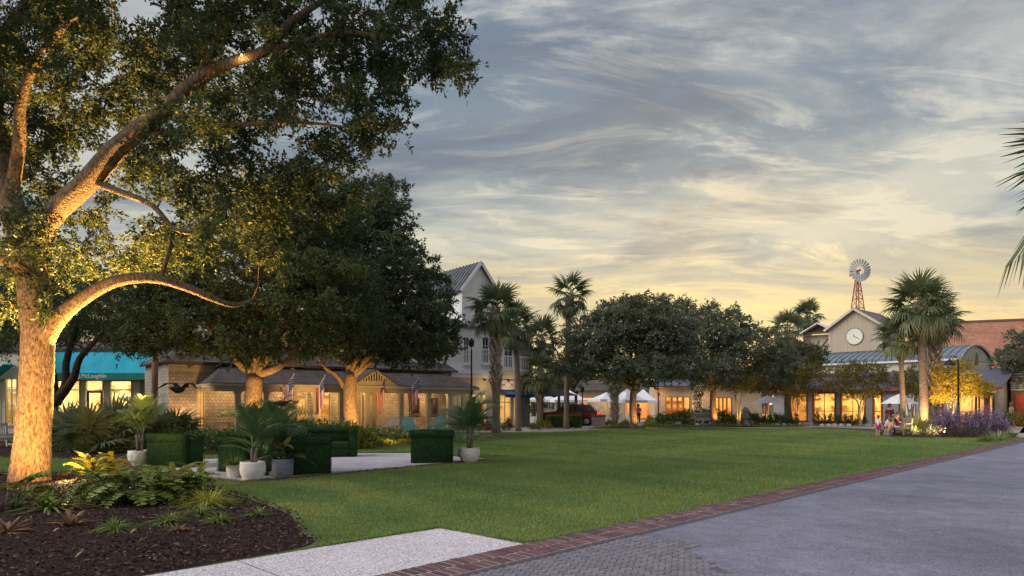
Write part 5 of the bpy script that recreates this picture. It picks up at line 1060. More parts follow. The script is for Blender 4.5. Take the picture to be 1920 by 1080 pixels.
# ---- near mulch bed planting ----
LOB = [lobed_leaf(i, PHIL, .44, 8, .36, .62) for i in range(4)]
for i, (px, py, n, st, lb) in enumerate([(258, 948, 58, .40, 'big lobed philodendron in the middle of the near bed'), (205, 938, 38, .40, 'yellowish philodendron left of the biggest one'), (315, 938, 40, .36, 'philodendron at the right of the clump'), (10, 960, 22, .5, 'blue green philodendron at the left picture edge')]):
    t = thing('philodendron', lb, 'plant', (*gp(px, py), .05), 0, 'philodendrons in the near bed'); leafy(t, LOB, n, st, 50+i, PHIL, (28, 88), (.55, .95), 0, .16, 30)
FERN = leafM('fern_fronds', (.13, .17, .03), (.38, .36, .07), .35, .6); FF = [pinn_mesh(60+i, FERN, .85, 20, d, .17, .017, .1) for i, d in enumerate((.4, .7))]
for i, (px, py, n, lb) in enumerate([(172, 905, 24, 'yellow green fern lit beside the big oak trunk'), (205, 898, 14, 'upright fern at the back of the near bed'), (330, 920, 18, 'fern spilling over the right of the philodendrons'), (372, 928, 14, 'small fern next to the yellow grass mound')]):
    t = thing('fern', lb, 'fern', (*gp(px, py), .05), 0, 'ferns in the near bed'); g = random.Random(i+5)
    for k in range(n): obj('frond', FF[k % 2], t, (0, 0, 0), (g.uniform(-.3, .3), -R(g.uniform(25, 80)), k*2.4+g.uniform(-.3, .3)), g.uniform(.5, .85))
tuft('grass_mound', 'bright yellow grass mound at the lawn edge of the near bed', (*gp(390, 952), .03), 420, .55, .011, ORNG, cat='grass clump', spread=.9, r0=.12)
tuft('strap_leaf_plant', 'dark strap leaved plant in front of the big oak trunk', (*gp(92, 962), .05), 70, .62, .045, LIRI, cat='plant', spread=.6, r0=.08)
for i, (px, py, n, L_, lb) in enumerate([(315, 988, 150, .34, 'liriope tuft right of centre in the bare mulch'), (217, 1002, 130, .32, 'liriope tuft nearest the path'), (375, 970, 130, .32, 'liriope tuft below the yellow grass mound'), (410, 985, 120, .28, 'liriope tuft closest to the lawn corner'), (483, 972, 80, .25, 'sparse liriope tuft on the bed tip'), (335, 1003, 50, .2, 'thin dry tuft on bare mulch')]):
    tuft('liriope', lb, (*gp(px, py), .05), n, L_, .013, LIRI if i < 5 else BROM, 'liriope tufts in the near bed', r0=.05)
for i, (px, py, lb) in enumerate([(130, 992, 'tan and pink bromeliad left of the liriope tuft'), (14, 1006, 'dry bromeliad rosette at the left picture edge')]):
    t = thing('bromeliad', lb, 'bromeliad', (*gp(px, py), .05), 0, 'bromeliads'); tuft('', '', None, 40, .28, .032, BROM, r0=.03, stiff=.5, spread=.9, parent=t)
STON = M('terracotta_stone', (.30, .12, .05), (.45, .21, .10), 5, .85, .5, 15)
t = thing('rock_shield', 'rust coloured rock hiding a ground light in the near bed', 'rock', (*gp(226, 884), .02), .4); MB().lathe([(.20, 0), (.23, .08), (.19, .19), (.10, .27), (.02, .29)], n=11, fn=lambda i, j: 1+.16*math.sin(j*2.1+i)).build('stone', STON, t)
for i in range(14):   # fallen leaves
    px, py = random.uniform(40, 560), random.uniform(1000, 1060); b = gp(px, py)
    if not in_poly(np.array([b]), near_bed)[0]: continue
    obj('fallen_leaf', oval_leaf(70+i, BROM, .09, .05, .8), None, (*b, .085), (random.uniform(-.4, .4), random.uniform(-.5, .3), random.uniform(0, 6)), None, 'dry tan leaf fallen on the near mulch', 'leaf', 'fallen leaves')
# ---- bed in front of the cottage ----
def palmetto(label, loc, n=14, h=.3, s=.6, seed=0):
    t = thing('palmetto', label, 'palm', (*loc, .03), 0, 'palmettos'); g = random.Random(seed)
    for i in range(n): obj('frond', FANS[i % 3], t, (0, 0, h*.3), (g.uniform(-.4, .4), -R(g.uniform(15, 85)), i*2.4), s*g.uniform(.8, 1.15))
for i, (px, Z, lb) in enumerate([(165, 22.5, 'palmetto left of the bushy potted palm'), (215, 24, 'tall palmetto before the shop door'), (130, 24, 'palmetto beside the dark twisted oak'), (285, 24.5, 'palmetto below the pole'), (335, 25.5, 'palmetto in front of the shingle wall')]): palmetto(lb, (gx(px, Z), Z), 16, .5, .85 if i != 1 else 1.0, i)
shr = [(140, 23.5, 1.3, .85, SHRB, 'dark rounded bush at the left of the cottage bed'), (200, 23, 1.2, .8, SHRB, 'broad dark bush behind the knobbly pot'), (255, 25.5, 1.3, 1.2, SHRB, 'tall dark bush below the turquoise awning'), (310, 24.5, 1.2, .9, SHRB, 'dark bush under the hanging bird'), (395, 24, 1.2, .7, SHRB, 'low bush in front of the white edged foliage'), (545, 25, 1.3, 1.1, SHRB, 'thick bush left of the turf loveseat'), (600, 25.5, 1.4, 1.1, SHRB, 'thick bush behind the turf loveseat'), (650, 26, 1.1, 1.0, SHRY, 'yellow green bush behind the loveseat arm'), (675, 25, .7, .75, SHRY, 'small yellow green bush right of the loveseat'), (450, 24.5, 1.1, .8, SHRB, 'bush at the foot of the uplit forked oak')]
for px, Z, r, h, mt, lb in shr: shrub('garden_shrub', lb, (gx(px, Z), Z), (r, r*.8, h), int(1500*r*h+500), (.15, .06), mt, 'shrubs in the cottage bed')
for px, Z, r, lb in [(395, 27, 1.0, 'left patch of white edged foliage below the shingle wall'), (450, 26.5, .9, 'right patch of white edged foliage by the forked oak'), (708, 29, .8, 'white edged foliage left of the adirondack chairs'), (742, 29.5, .9, 'white edged foliage in front of the pale adirondack chair')]: shrub('variegated_plant', lb, (gx(px, Z), Z), (r, r*.7, .6), 420, (.22, .11), HOST, 'variegated foliage', 'plant', stems=3)
for px, Z, lb in [(715, 27.5, 'yellow ground cover along the bed edge left part'), (765, 28, 'yellow ground cover along the bed edge right part')]: shrub('ground_cover', lb, (gx(px, Z), Z), (.9, .4, .22), 700, (.07, .04), SHRY, 'ground cover patches', 'plant', stems=2)
# ---- wooden pole, bench at the edge, hanging birds ----
t = thing('timber_pole', 'brown timber pole at the right end of the turquoise awning', 'pole', (gx(290, 33), 33)); MB().tube([(0, 0, -.1), (0, 0, 2), (.02, 0, gz(655, 33))], [.16, .15, .14], 12, jit=.08).build('shaft', M('pole_wood', (.17, .10, .06), (.28, .18, .11), 5, .8, .4, 20, stretch=(4, 4, .4)), t, True); MB().lathe([(.17, 0), (.17, .06), (.02, .1)], (.02, 0, gz(655, 33)), 12).build('cap', GREY, t)
TEAK = M('teak_grey', (.42, .40, .37), (.58, .55, .50), 5, .8, .3, 25, stretch=(1, 1, 6))
TEAD = M('teak_brown', (.20, .17, .135), (.31, .265, .215), 5, .8, .3, 25, stretch=(1, 1, 6))
def bench(label, loc, rz, w=1.8, z=0., slats=15, mat=TEAK):
    "seat faces local -y"
    t = thing('garden_bench', label, 'bench', (*loc, z), rz, 'garden benches'); x = w/2
    for sx in (-x+.05, x-.05):
        MB().bx(sx-.035, sx+.035, -.28, -.21, 0, .62).build('leg', mat, t); MB().beam((sx, .25, 0), (sx, .34, .92), .07, .07).build('leg', mat, t); MB().bx(sx-.045, sx+.045, -.33, .28, .621, .66).build('armrest', mat, t); MB().bx(sx-.02, sx+.02, -.2, .25, .12, .18).build('stretcher', mat, t)
    for k in range(5): MB().bx(-x+.04, x-.04, -.26+k*.105, -.17+k*.105, .41, .44).build('seat_slat', mat, t)
    MB().beam((-x, .335, .90), (x, .335, .90), .05, .08).build('top_rail', mat, t); MB().beam((-x+.09, .285, .50), (x-.09, .285, .50), .04, .07).build('bottom_rail', mat, t)
    for k in range(slats): q = -x+.14+(w-.28)*k/(slats-1); MB().beam((q, .288, .52), (q, .33, .87), .055, .015).build('back_slat', mat, t)
    MB().bx(-x+.09, x-.09, -.275, -.245, .33, .405).build('apron', mat, t); return t
bench('weathered wooden bench cut off by the left picture edge', (gx(-14, 25), 25), R(70), 1.5)
bench('grey slatted bench in front of the hedge across the lawn', (gx(1325, 52.5), 52.5), R(0), 2.0, .06)
bench('weathered wooden bench with people at the lawn corner', (gx(1681, 35.6), 35.9), R(-68), 1.7, mat=TEAD)
BIRD = M('dark_bird_topiary', (.012, .018, .016), (.035, .045, .03), 14, .9, .8, 60)
def bird(label, p, rz, spread, s=1., top=2.2):
    t = thing('hanging_bird', label, 'sculpture', p, rz, 'hanging bird sculptures', s)
    P, r = catmull([(.62, 0, .10), (.50, 0, .12), (.40, 0, .14), (.28, 0, .08), (.12, 0, 0), (-.12, 0, -.02), (-.34, 0, .02), (-.52, 0, .04)], [.008, .03, .055, .05, .13, .15, .09, .02], 4)
    MB().tube(P, r, 12, jit=.06).build('body', BIRD, t, True)
    for sd in (-1, 1):
        pts = [(.10, sd*.08, .04), (.14, sd*.32, .04+.30*spread), (.02, sd*.62, .04+.30*spread), (-.12, sd*.95, .02+.05*spread)]
        m = MB(); vs = []
        for (x, y, z), w in zip(pts, (.26, .28, .22, .05)): vs += [(x+w*.4, y, z), (x-w*.6, y, z-.02), (x-w*.6, y, z-.05), (x+w*.4, y, z-.04)]
        m.add(vs, [(4*i+a, 4*i+(a+1) % 4, 4*i+4+(a+1) % 4, 4*i+4+a) for i in range(3) for a in range(4)]+[(3, 2, 1, 0), (12, 13, 14, 15)]); m.build('wing', BIRD, t)
    MB().add([(-.48, -.02, .04), (-.72, -.13, .05), (-.76, 0, .05), (-.72, .13, .05), (-.48, .02, .04), (-.6, 0, .02)], [(0, 1, 2, 5), (5, 2, 3, 4), (0, 4, 3, 2, 1)]).build('tail', BIRD, t)
    MB().tube([(0, 0, .08), (0, 0, top)], .004, 4).build('wire', BLAK, t)
bird('dark bird with spread wings hanging before the shingle wall', tuple(P3(336, 730, 24)), R(75), .8, .85, 1.4)
bird('dark bird in side view hanging before the first flag', tuple(P3(530, 756, 23)), R(20), .25, .62, 2.2)
bird('dark blue bird hanging high in front of the upper cottage wall', tuple(P3(441, 634, 25)), R(55), .5, .6, 1.4)
# ---- flags on the porch ----
FR = M('flag_red', (.46, .05, .06), rough=.85); FWt = M('flag_white', (.80, .78, .76), rough=.85); FB = M('flag_blue', (.03, .04, .14), rough=.85)
def flag(label, px0, py0, px1, py1, Z, drop, seed):
    a, b = P3(px0, py0, Z+.3), P3(px1, py1, Z-.35); t = thing('porch_flag', label, 'flag', tuple(a), 0, 'flags on the porch'); d = b-a
    po_ = MB().tube([(0, 0, 0), tuple(d*.5), tuple(d)], .014, 6).build('flagpole', M('pole_pale', (.5, .48, .44), rough=.5), t); MB().lathe([(.005, -.03), (.03, 0), (.005, .03)], tuple(d), 8).build('finial', M('gilt', (.5, .36, .1), metal=.6, rough=.4), t)
    g = random.Random(seed); NU, NV = 13, 26; V = []; m = MB(); ph = g.uniform(0, 6)
    for i in range(NU+1):
        for j in range(NV+1):
            u, v = i/NU, j/NV; s = .98-.74*u
            top = d*s; cx = d*(.97-.30); k = .32*v**.7
            p = top.lerp(Vector((cx.x, cx.y, top.z)), k); f = .07*v**.6
            p = p+Vector((.02*math.sin(9*u+ph), f*math.sin(u*15+ph+v*1.5), -drop*v*(1-.12*u)-.02)); V.append(tuple(p))
    cols_ = {}
    for i in range(NU):
        for j in range(NV): q = i*(NV+1)+j; cols_[(i, j)] = 2 if (i < 7 and j < 10) else (0 if i % 2 == 0 else 1); m.f.append((q, q+1, q+NV+2, q+NV+1)); m.m.append(cols_[(i, j)])
    m.v = V; cl = m.build('cloth', [FR, FWt, FB], t, True)
    st = MB()
    for i in range(7):
        for j in range(10):
            if (i+j) % 2: continue
            q = [Vector(V[(i+di)*(NV+1)+j+dj]) for di, dj in ((0, 0), (0, 1), (1, 1), (1, 0))]; c = sum(q, Vector())/4; nn = (q[1]-q[0]).cross(q[3]-q[0]).normalized()*.004
            for sg in (-1, 1): st.add([c+(x-c)*.42+nn*sg for x in q], [(0, 1, 2, 3)])
    st.build('stars', FWt, cl)
flag('flag just right of the uplit forked oak', 526, 747, 552, 700, 35.7, 1.55, 1); flag('flag left of the straight uplit oak', 586, 745, 610, 703, 37.0, 1.45, 2); flag('flag right of the straight uplit oak trunk', 700, 748, 722, 706, 39.3, 1.62, 3); flag('rightmost flag on the porch column', 758, 744, 786, 708, 40.7, 1.5, 4)
# ---- porch chairs ----
def adirondack(label, loc, rz, mat, z=.0):
    "faces local -y"
    t = thing('adirondack_chair', label, 'chair', (*loc, z), rz, 'adirondack chairs')
    for k in range(5): q = -.24+k*.12; MB().beam((q, .12, .28), (q*1.12, .52, 1.02-.35*abs(q)**1.2), .105, .02).build('back_slat', mat, t)
    for k in range(5): MB().bx(-.27, .27, -.36+k*.105, -.27+k*.105, .34-.02*k, .36-.02*k).build('seat_slat', mat, t)
    for sx in (-.32, .32): MB().bx(sx-.07, sx+.07, -.42, .34, .55, .575).build('armrest', mat, t); MB().bx(sx-.04, sx+.04, -.40, -.34, 0, .55).build('leg', mat, t); MB().beam((sx*.86, -.36, .31), (sx*.86, .62, .02), .03, .12).build('rear_leg', mat, t)
    MB().beam((-.3, .33, .52), (.3, .33, .52), .03, .06).build('cross_rail', mat, t)
AQ = M('aqua_paint', (.13, .40, .38), (.18, .48, .45), 3, .6); PALEW = M('pale_wood', (.5, .46, .38), (.6, .55, .46), 3, .7)
adirondack('aqua adirondack chair in front of the porch window', (gx(768, 33.5), 33.5), R(20), AQ, .02); adirondack('second aqua adirondack chair partly behind the potted palm', (gx(822, 36), 36), R(-10), AQ, .02); adirondack('pale wooden adirondack chair beside the aqua one', (gx(731, 34), 34), R(-15), PALEW, .02)
# ---- street lamps ----
def street_lamp(label, px, Z, top, lit=0, double=False):
    h = gz(top, Z); t = thing('street_lamp', label, 'lamp', (gx(px, Z), Z), 0, 'street lamps')
    MB().lathe([(.15, 0), (.15, .15), (.09, .3), (.075, .8), (.05, .9), (.045, h-.3), (.06, h-.28), (.03, h-.2), (.02, h)], n=12).build('post', BLAK, t, True)
    if double:
        a = MB().tube([(0, 0, h-.25), (-.15, 0, h+.12), (-.42, 0, h+.15), (-.5, 0, h-.05)], .025, 6).build('arm', BLAK, t, True)
        MB().lathe([(.03, .0), (.08, -.08), (.28, -.30), (.30, -.36), (.26, -.36)], (-.5, 0, h-.02), 16).build('lamp_shade', BLAK, t, True)
        MB().lathe([(.02, -.36), (.09, -.38), (.02, -.44)], (-.5, 0, h-.02), 10).build('bulb', M('lamp_bulb', (.9, .85, .7), rough=.3), t)
    else:
        MB().lathe([(.06, 0), (.14, .06), (.16, .34), (.10, .42), (.02, .50)], (0, 0, h-.02), 10).build('lantern', BLAK, t)
street_lamp('black street lamp with shade before the golden lit myrtle', 1797, 38.5, 672, 0, True); street_lamp('black lamp post between porch end and booted palm', 884, 38, 650); street_lamp('black lamp post in front of the red car', 1092, 52, 735); street_lamp('thin black lamp post left of the beige building doors', 1234, 55, 700); street_lamp('dark lamp post by the restaurant entry', 1836, 46, 735)
# ---- market tents, fence, car, utility box ----
def tent(label, px, Z, w, eave, peak, rz):
    t = thing('market_tent', label, 'tent', (gx(px, Z), Z), rz, 'white market tents'); m = MB(); n = 6; h = w/2; rings = []
    for i in range(n+1):
        u = i/n; q = h*(1-u)+.04*u; z = eave+(peak-eave)*u**1.35; rings.append([(-q, -q, z), (q, -q, z), (q, q, z), (-q, q, z)])
    m.add([v for r in rings for v in r], [(4*i+a, 4*i+(a+1) % 4, 4*i+4+(a+1) % 4, 4*i+4+a) for i in range(n) for a in range(4)]+[tuple(range(4*n, 4*n+4))])
    m.build('cover', CANV, t)
    v = MB()
    for a, b in (((-h, -h), (h, -h)), ((h, -h), (h, h)), ((h, h), (-h, h)), ((-h, h), (-h, -h))): v.add([(*a, eave+.001), (*b, eave+.001), (*b, eave-.22), (*a, eave-.22)], [(0, 1, 2, 3)])
    v.build('valance', CANV, t)
    for sx in (-1, 1):
        for sy in (-1, 1): MB().bx(sx*(h-.04)-.025, sx*(h-.04)+.025, sy*(h-.04)-.025, sy*(h-.04)+.025, 0, eave).build('leg', WHIT, t)
tent('white market tent above the red car', 1066, 64, 3.3, 2.05, 3.0, R(8)); tent('long low white tent left of the red car', 1018, 66, 3.2, 2.1, 2.7, R(5)); tent('white tent left of the palm with string lights', 1138, 62, 2.7, 2.1, 2.75, R(20)); tent('white tent between string light palm and oak trunk', 1176, 60, 2.5, 2.0, 3.0, R(30)); tent('white tent right of the far oak trunk', 1206, 62, 2.8, 2.0, 3.0, R(-15))
MB_ = MB().bx(-1.4, 1.4, -.02, .02, 0, 1.9); t = thing('tent_wall', 'warm lit cream canvas side wall under the left tents', 'canvas', (gx(1131, 63.5), 63.5)); MB_.build('sheet', CREM, t); lamp(t, 'POINT', (.5, -1.2, 1.6), 18, (1, .6, .25), .1)
t = thing('picket_fence', 'white picket fence behind the utility box', 'fence', (gx(1136, 57), 57)); pk = MB().ext([(-.035, .05), (.035, .05), (.035, .85), (0, .93), (-.035, .85)], -.01, .01).mesh('picket', WHIT); MB().bx(0, 2.2, .011, .04, .25, .32).bx(0, 2.2, .011, .04, .65, .72).build('rail', WHIT, t)
for i in range(17): obj('picket', pk, t, (.05+i*.13, 0, 0))
t = thing('utility_box', 'grey utility box with green lid at the kerb end', 'box', (gx(1122, 51), 51), R(12)); MB().rbox(-.45, .45, -.3, .3, 0, .72, .03).build('body', M('grey_enamel', (.16, .16, .16), (.22, .22, .22), 3, .6), t); MB().rbox(-.48, .48, -.33, .33, .722, .86, .04).build('lid', M('green_enamel', (.03, .09, .05), (.05, .12, .07), 3, .6), t)
CARP = M('red_car_paint', (.16, .012, .018), rough=.25, spec=.6); TYRE = M('tyre', (.012, .012, .013), rough=.9); RIMM = M('alloy', (.4, .4, .4), metal=.7, rough=.35)
def car(loc, rz):
    t = thing('parked_car', 'dark red estate car parked behind the tallest palm', 'car', loc, rz); prof = [(-2.35, .38), (-2.38, .72), (-2.25, .95), (-1.1, 1.06), (.95, 1.10), (2.2, 1.05), (2.36, .8), (2.33, .40)]
    b = MB(); W = .9
    def loft(m, secs): 
        n = len(secs[0]); m.add([v for s in secs for v in s], [(i*n+j, i*n+(j+1) % n, (i+1)*n+(j+1) % n, (i+1)*n+j) for i in range(len(secs)-1) for j in range(n)]+[tuple(reversed(range(n))), tuple(range((len(secs)-1)*n, len(secs)*n))])
    loft(b, [[(x*(.97 if abs(y) > .8 else 1), y, z+(.0 if abs(y) > .8 else .03)) for x, z in prof] for y in (-W, -.8, .8, W)]); b.build('body', CARP, t)
    cab = [(-1.05, 1.085), (-.35, 1.60), (.4, 1.68), (1.75, 1.62), (2.22, 1.085)]; c = MB(); loft(c, [[(x*.99, s*.80 if z < 1.2 else s*.66, z) for x, z in cab] for s in (-1, 1)]); c.build('cabin', CARP, t)
    for s in (-1, 1):
        for q in ([(-.80, 1.14), (-.30, 1.54), (.32, 1.60), (.32, 1.14)], [(.42, 1.14), (.42, 1.60), (1.2, 1.58), (1.2, 1.14)], [(1.3, 1.14), (1.3, 1.57), (1.68, 1.55), (2.0, 1.14)]):
            m = MB(); m.add([(x, s*(.81-.13*(z-1.14)/.5), z) for x, z in q], [(0, 1, 2, 3) if s < 0 else (3, 2, 1, 0)]); m.build('side_window', DGLS, t)
        MB().beam((-.3, s*.6, 1.72), (1.7, s*.6, 1.70), .03, .04).build('roof_rail', GALV, t)
        for x in (-1.5, 1.45):
            w = MB().tube([(x, s*.72, .34), (x, s*.93, .34)], [.34, .34], 20).build('wheel', TYRE, t); MB().tube([(x, s*.925, .34), (x, s*.945, .34)], [.22, .20], 14).build('rim', RIMM, w)
        MB().bx(2.28, 2.40, s*.86-.08, s*.86+.08, .80, 1.02).build('tail_light', M('tail_light', (.5, .02, .02), rough=.2, emit=((1, .05, .03), .6)), t); MB().bx(-2.41, -2.28, s*.72-.14, s*.72+.14, .72, .86).build('headlight', GALV, t)
    MB().add([(2.05, -.62, 1.50), (2.05, .62, 1.50), (2.24, .74, 1.14), (2.24, -.74, 1.14)], [(3, 2, 1, 0)]).build('rear_window', DGLS, t); MB().bx(2.33, 2.42, -.85, .85, .38, .58).build('bumper', BLAK, t)
car((gx(1068, 53.5), 53.5, 0), R(-14))
ORD = 'first second third fourth fifth sixth seventh eighth ninth tenth eleventh twelfth thirteenth fourteenth fifteenth sixteenth seventeenth'.split()
# ---- patio umbrellas, hedge, rocks, lantern ----
def umbrella(label, px, Z, w, top, eave, pent=False):
    t = thing('patio_umbrella', label, 'umbrella', (gx(px, Z), Z), .2, 'white patio umbrellas'); zt, ze = gz(top, Z), gz(eave, Z); n = 8; m = MB()
    m.add([(math.cos(2*math.pi*i/n)*w/2, math.sin(2*math.pi*i/n)*w/2, ze) for i in range(n)]+[(math.cos(2*math.pi*i/n)*w*.24, math.sin(2*math.pi*i/n)*w*.24, ze+(zt-ze)*.6) for i in range(n)]+[(0, 0, zt)], [(i, (i+1) % n, (i+1) % n+n, i+n) for i in range(n)]+[(n+i, n+(i+1) % n, 2*n) for i in range(n)]); m.build('canopy', CANV, t)
    MB().tube([(0, 0, 0), (0, 0, zt+.06)], .03, 8).build('pole', BLAK, t)
    for i in range(n): a = 2*math.pi*i/n; MB().beam((0, 0, zt-.06), (math.cos(a)*w*.48, math.sin(a)*w*.48, ze+.0), .015, .02).build('rib', TMBR, t)
    MB().lathe([(.28, 0), (.28, .06), (.05, .09)], n=14).build('base', BLAK, t)
umbrella('white patio umbrella left of the restaurant windows', 1438, 55, 2.3, 741, 756); umbrella('white patio umbrella behind the people on the bench', 1686, 45, 2.2, 738, 757)
for i in range(17):
    px = 1418+i*12.6; Z = 52.5-.03*i*1.0
    if 505 < px-1000 < 520: continue
    shrub('hedge_shrub', ORD[i]+' hedge shrub from the left before the restaurant windows', (gx(px, Z), Z), (.26, .3, 1.0), 330, (.13, .06), SHRB, 'hedge shrubs along the restaurant', stems=3)
RCK = M('pale_rock', (.5, .47, .44), (.62, .6, .56), 4, .8, .4, 15); rk = [MB().lathe([(.17, 0), (.20, .07), (.14, .17), (.03, .21)], n=9, fn=lambda i, j: 1+.14*math.sin(j*2.3+i+q)).mesh('rock', RCK) for q in range(3)]
for i, px in enumerate((1432, 1447, 1457, 1470, 1481, 1541, 1553, 1566, 1578, 1592)): obj('rock', rk[i % 3], None, (gx(px, 51), 51, 0), (0, 0, i), None, ORD[i]+' pale stone from the left at the foot of the restaurant hedge', 'rock', 'stones along the hedge')
hd_ = [(1245, 51.5, 1.2, 1.05, 'left end'), (1275, 52.5, 1.4, 1.3, 'left middle'), (1300, 53.5, 1.5, 1.35, 'part left of the bench'), (1335, 54, 1.4, 1.4, 'part behind the bench'), (1362, 53, 1.0, 1.2, 'right end'), (1405, 54, 1.5, 1.0, 'gap filler beside the pale myrtle'), (1460, 56, 1.4, .9, 'stretch by the left umbrella')]
for px, Z, r, h, w in hd_: shrub('dark_hedge', 'dark dense hedge behind the grey bench, '+w, (gx(px, Z), Z), (r, .8, h), 1500, (.15, .07), SHRB, 'dark hedge behind the bench', 'hedge')
for px, Z, lb in [(1221, 48, 'glowing yellow shrub beside the far oak'), (1368, 52, 'yellow lit shrub right of the bench'), (1172, 52, 'small yellow green shrub under the picket fence'), (1145, 53, 'low yellow green shrub by the utility box')]: shrub('yellow_shrub', lb, (gx(px, Z), Z), (.6, .5, .85 if px in (1221, 1368) else .4), 420, (.14, .07), SHRY, 'yellow shrubs along the lawn')
for px, Z, r, h, lb in [(985, 43, .0, 0, ''), ]: pass
def box_hedge(label, px, Z, w, h):
    t = thing('box_hedge', label, 'hedge', (gx(px, Z), Z), 0, 'clipped box hedges'); n = 2600; f = rng.integers(0, 3, n); P = rng.uniform([-w/2, -.4, .02], [w/2, .4, h], (n, 3)); P[f == 0, 1] = -.4; P[f == 1, 2] = h; k = f == 2; P[k, 0] = np.sign(P[k, 0])*w/2
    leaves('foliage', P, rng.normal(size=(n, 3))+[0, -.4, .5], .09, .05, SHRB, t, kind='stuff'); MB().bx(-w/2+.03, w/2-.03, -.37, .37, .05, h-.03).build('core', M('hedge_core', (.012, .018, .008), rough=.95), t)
box_hedge('clipped box hedge left of the tallest palm', 1040, 47, 1.1, .85); box_hedge('clipped box hedge right of the tallest palm', 1077, 47.5, .85, .85)
shrub('round_shrub', 'soft green rounded shrub before the corner pillar', (gx(1016, 45), 45), (.95, .7, .65), 900, (.12, .05), SHRY, None)
shrub('red_shrub', 'reddish shrub between the two front palms', (gx(952, 43), 43), (.35, .35, .9), 350, (.16, .06), leafM('red_leaves', (.12, .05, .03), (.30, .10, .06)), 'reddish shrubs by the shopfront'); shrub('red_shrub', 'reddish shrub left of the booted palm by the shopfront', (gx(912, 42), 42), (.5, .4, .9), 420, (.16, .06), MT['red_leaves'], 'reddish shrubs by the shopfront')
t = thing('stone_lantern', 'stacked grey stone lantern behind the pale myrtle trunk', 'lantern', (gx(1398, 52), 52)); MB().lathe([(.28, 0), (.2, .1), (.16, .5), (.32, .6), (.32, .7), (.2, .75), (.2, 1.05), (.36, 1.1), (.2, 1.3), (.05, 1.45)], n=12).build('stack', GREY, t)
for i, (x, Z) in enumerate(((7.5, 47.0), (10, 48.2), (12, 49.4), (15.5, 50), (18.5, 49.8), (20.4, 49.6))): shrub('ground_cover', ORD[i]+' ground cover patch from the left along the far lawn edge', (x, Z), (1.5, .6, .22), 900, (.08, .045), SHRY, 'ground cover along the far lawn edge', 'plant', stems=2)
# ---- sage bed on the right ----
for i, (px, Z, rx, h, lb) in enumerate([(1765, 37.5, .8, 1.35, 'purple sage bush nearest the tall palms'), (1800, 36.8, 1.1, 1.45, 'tallest purple sage bush in the middle'), (1838, 36, 1.1, 1.4, 'purple sage bush in front of the entry'), (1860, 36.5, .8, 1.25, 'purple sage bush at the right end')]):
    shrub('purple_sage', lb, (gx(px, Z), Z), (rx, .9, h), 1900, (.10, .035), SAGE, 'purple sage bushes', flowers=(300, .28, PURP))
for i, (px, Z, rx, h, lb) in enumerate([(1775, 34.6, 1.1, .55, 'low brown shrub in front of the purple sage'), (1815, 33.6, 1.2, .6, 'low dusky shrub below the tallest sage')]): shrub('low_shrub', lb, (gx(px, Z), Z), (rx, .7, h), 900, (.09, .035), leafM('dusky_leaves_%d' % i, (.06, .045, .045), (.13, .10, .09)), 'low shrubs before the sage')
tuft('tall_grass', 'tall golden grass clump left of the orange lit palm', (gx(1718, 37.5), 37.5, .05), 420, 1.35, .022, ORNG, spread=.2, r0=.35, stiff=.6)
VARI = leafM('variegated_blades', (.22, .28, .10), (.62, .60, .36), .3, .5); 
for px, Z, L_, lb in [(1748, 35.4, .75, 'glowing white striped flax at the palm foot'), (1712, 35.2, .65, 'pale striped flax beside the bench end')]: tuft('striped_flax', lb, (gx(px, Z), Z, .05), 90, L_, .05, VARI, 'striped flax plants', spread=.6, r0=.1, stiff=.5, cat='plant')
for px, py, L_, lb in [(1872, 826, .8, 'green striped grass clump at the kerb under the sage'), (1893, 822, .7, 'olive grass clump at the right end of the sage bed'), (1850, 829, .6, 'small grass clump left of the kerb clump')]: tuft('kerb_grass', lb, (*gp(px, py), .04), 200, L_, .024, VARI if px == 1872 else LIRI, 'grass clumps at the kerb', spread=.7, r0=.2)
shrub('potted_shrub', 'loose green shrub beside the blurred walker at the right', (gx(1890, 47), 47), (.5, .5, 1.3), 500, (.13, .06), SHRB); 
shrub('right_edge_shrub', 'yellow green shrub at the right picture edge', (gx(1918, 50), 50), (.9, .8, 1.2), 600, (.13, .06), SHRY)
